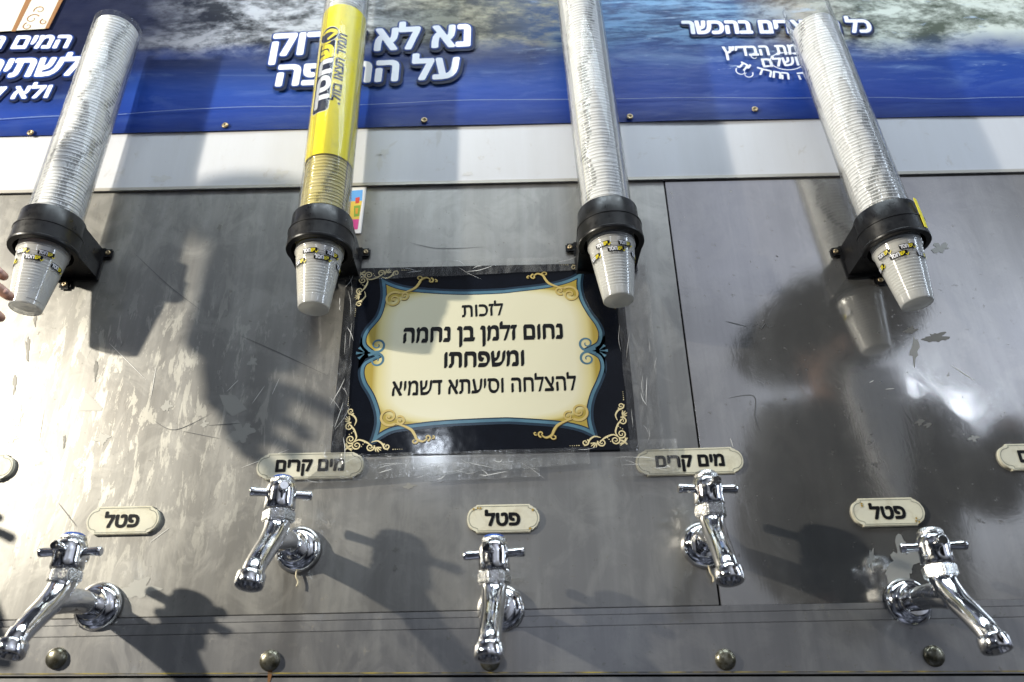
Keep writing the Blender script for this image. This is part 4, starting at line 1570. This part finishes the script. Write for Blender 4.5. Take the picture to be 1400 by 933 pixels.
        b = turned(letter_bm('תמיד תצאו בזול.', 0.152, 0.0125, 0.0009, shear=0.25), 0.0300, zt - LB + 0.012)
        on_sleeve(b, NHALO, 0.0003, 'printed_line')

# ------------------------------------------------------------------ people
SKIN = mat('skin', (0.48, 0.26, 0.18), 0.5, Subsurface_Weight=0.15, Subsurface_Radius=(0.012, 0.005, 0.003))
NAIL = mat('nail', (0.56, 0.34, 0.28), 0.3)
SKIN2 = mat('shaded_skin', (0.22, 0.13, 0.095), 0.6)
CLOTH = mat('dark_cloth', (0.018, 0.018, 0.021), 0.8)
SHIRT = mat('white_shirt', (0.72, 0.72, 0.74), 0.7)
HATM = mat('black_felt', (0.010, 0.010, 0.011), 0.7)


def skin_mesh(verts, edges, rads, root=0, sub=2):
    me = bpy.data.meshes.new('body_form')
    me.from_pydata([tuple(v) for v in verts], edges, [])
    o = bpy.data.objects.new('body_form', me)
    C.objects.link(o)
    md = o.modifiers.new('k', 'SKIN')
    md.use_smooth_shade = True
    for v, r_ in zip(me.skin_vertices[0].data, rads):
        v.radius = (r_, r_) if isinstance(r_, (int, float)) else r_
        v.use_root = False
    me.skin_vertices[0].data[root].use_root = True
    ss = o.modifiers.new('s', 'SUBSURF')
    ss.levels = ss.render_levels = sub
    dg = bpy.context.evaluated_depsgraph_get()
    out = bpy.data.meshes.new_from_object(o.evaluated_get(dg))
    bpy.data.objects.remove(o)
    bpy.data.meshes.remove(me)
    out.materials.clear()
    return out


def join_meshes(ms):
    bm = bmesh.new()
    for m_ in ms:
        bm.from_mesh(m_)
        bpy.data.meshes.remove(m_)
    return bm


# the hand reaching in at the left edge: four fingers and a thumb, unseen arm posed to cast its shadow on the steel
tips = [at(10, 381, 0.200), at(19, 409, 0.205), at(6, 438, 0.205), at(-16, 464, 0.200)]
per = empty('person', (-0.78, -0.21, 1.60), 'person reaching in from the left edge, only fingertips beside the leftmost cups in view', 'person')
parts = []
knk = [tt + Vector(dd) for tt, dd in zip(tips, ((-0.082, -0.010, 0.044), (-0.088, -0.016, 0.046), (-0.084, -0.020, 0.048), (-0.072, -0.020, 0.047)))]
wrist = (knk[1] + knk[2]) / 2 + Vector((-0.070, -0.020, 0.052))
LDN = LD.normalized()
ELB = Vector((-0.075, -0.075, 0.24))
pv, pe, pr = [wrist + ELB + LDN * 0.25, wrist + ELB, wrist, wrist.lerp((knk[1] + knk[2]) / 2, 0.5)], [(0, 1), (1, 2), (2, 3)], [0.044, 0.038, 0.027, 0.033]
for kk in knk:
    pv.append(kk)
    pe.append((3, len(pv) - 1))
    pr.append(0.0125)
parts.append(skin_mesh(pv, pe, pr, 2))
for kk, tt, fl in zip(knk, tips, (0.030, 0.034, 0.032, 0.026)):
    base = kk + (wrist - kk).normalized() * 0.018
    bend = Vector((0, -0.010, 0.004))
    chain = [base, kk, kk.lerp(tt, 0.42) + bend, kk.lerp(tt, 0.74) + bend * 0.7, kk.lerp(tt, 0.93), tt]
    parts.append(skin_mesh(chain, [(a, a + 1) for a in range(5)], [0.0092, 0.0090, 0.0080, 0.0074, 0.0067, 0.0044], 0))
thb = wrist.lerp(knk[0], 0.35) + Vector((0, 0.008, 0.012))
chain = [wrist.lerp(knk[1], 0.3), thb + Vector((0.004, -0.018, 0.004)), thb + Vector((0.030, -0.042, -0.008)), thb + Vector((0.052, -0.056, -0.024)), thb + Vector((0.060, -0.060, -0.033))]
parts.append(skin_mesh(chain, [(a, a + 1) for a in range(4)], [0.012, 0.0125, 0.0105, 0.0092, 0.006], 0))
bm = join_meshes(parts)
bm_move(bm, Matrix.Translation(-per.location))
obj('body', bm, SKIN, per, smooth=True)
for tt, kk in zip(tips, knk):
    bm = bmesh.new()
    d = (tt - kk).normalized()
    M = Matrix.Translation(tt - d * 0.010 + Vector((0, -0.0062, 0.0022)) - per.location) @ d.to_track_quat('X', 'Z').to_matrix().to_4x4() @ Matrix.Diagonal((0.0055, 0.0022, 0.0042, 1))
    bmesh.ops.create_icosphere(bm, subdivisions=2, radius=1, matrix=M)
    obj('fingernail', bm, NAIL, per, smooth=True)
bm = bmesh.new()
a = wrist - per.location
tube(bm, [tuple(q) for q in smooth_path([a + ELB + LDN * 0.26, a + ELB + LDN * 0.02, a + ELB * 0.62, a + ELB * 0.24], 6)], [0.053 - 0.0006 * q for q in range(19)], 24)
obj('sleeve', bm, CLOTH, per, smooth=True)

# the man in the wide black hat beside the camera, mirrored dimly in the steel on the right
pb = empty('person', (0.83, -0.80, 0.35), 'person in wide black hat and dark coat, seen only mirrored in the steel', 'person')
bv = [(0, 0, 0.80), (0, 0, 1.05), (0, 0, 1.28), (0, 0.01, 1.37), (0, -0.01, 1.455), (0, -0.015, 1.56),
      (-0.18, 0.0, 1.33), (-0.27, 0.02, 1.06), (-0.20, 0.16, 0.88), (0.18, 0, 1.33), (0.29, 0.05, 1.12), (0.26, 0.22, 1.28)]
be = [(0, 1), (1, 2), (2, 3), (3, 4), (4, 5), (2, 6), (6, 7), (7, 8), (2, 9), (9, 10), (10, 11)]
br = [(0.18, 0.13), (0.175, 0.13), (0.17, 0.12), (0.075, 0.07), (0.072, 0.080), (0.082, 0.095), 0.085, 0.06, 0.045, 0.085, 0.058, 0.045]
body = skin_mesh(bv, be, br, 0)
bm = join_meshes([body])
obj('body', bm, SKIN2, pb, smooth=True)
bmesh_face = bmesh.new()
for cx, cy, cz, r_, sx_, sy_, sz_ in ((-0.012, 0.085, 1.530, 0.016, 0.8, 1.5, 1.6), (-0.075, -0.01, 1.53, 0.014, 0.5, 1.2, 2.0), (0.075, -0.01, 1.53, 0.014, 0.5, 1.2, 2.0), (-0.005, 0.068, 1.485, 0.016, 1.5, 0.7, 0.5)):
    bmesh.ops.create_icosphere(bmesh_face, subdivisions=2, radius=r_, matrix=Matrix.Translation((cx, cy, cz)) @ Matrix.Diagonal((sx_, sy_, sz_, 1)))
obj('face', bmesh_face, SKIN2, pb, smooth=True)
cv = [bv[k_] for k_ in (0, 1, 2, 6, 7, 8, 9, 10, 11)]
ce = [(0, 1), (1, 2), (2, 3), (3, 4), (4, 5), (2, 6), (6, 7), (7, 8)]
coat = skin_mesh(cv, ce, [(0.21, 0.155), (0.20, 0.15), (0.19, 0.135), 0.10, 0.078, 0.055, 0.10, 0.075, 0.055], 0)
obj('coat', join_meshes([coat]), CLOTH, pb, smooth=True)
bm = bmesh.new()
plate(bm, [(-0.050, 1.425), (0.050, 1.425), (0.062, 1.36), (0.020, 1.13), (-0.005, 1.08), (-0.030, 1.13), (-0.062, 1.36)], 0.172, 0.150)
obj('shirt_front', bm, SHIRT, pb)
bm = bmesh.new()
for cx, cy, cz, rx_, ry_, rz_ in ((0, 0.060, 1.455, 0.070, 0.045, 0.060), (0, 0.070, 1.400, 0.045, 0.035, 0.060)):
    bmesh.ops.create_icosphere(bm, subdivisions=3, radius=1, matrix=Matrix.Translation((cx, cy, cz)) @ Matrix.Diagonal((rx_, ry_, rz_, 1)))
obj('beard', bm, CLOTH, pb, smooth=True)
bm = bmesh.new()
Mh = Matrix.Translation((0, 0.0, 1.585)) @ Matrix.Rotation(R(9), 4, 'X') @ Matrix.Rotation(R(-5), 4, 'Y') @ Matrix.Diagonal((1.32, 1.36, 1.2, 1))
lathe(bm, [(0.092, -0.004), (0.150, 0.002), (0.186, 0.010), (0.190, 0.016), (0.150, 0.010), (0.100, 0.010), (0.096, 0.060), (0.090, 0.115), (0.075, 0.128), (0.040, 0.120), (0.001, 0.116)], 48, Mh)
obj('hat', bm, HATM, pb, smooth=True)
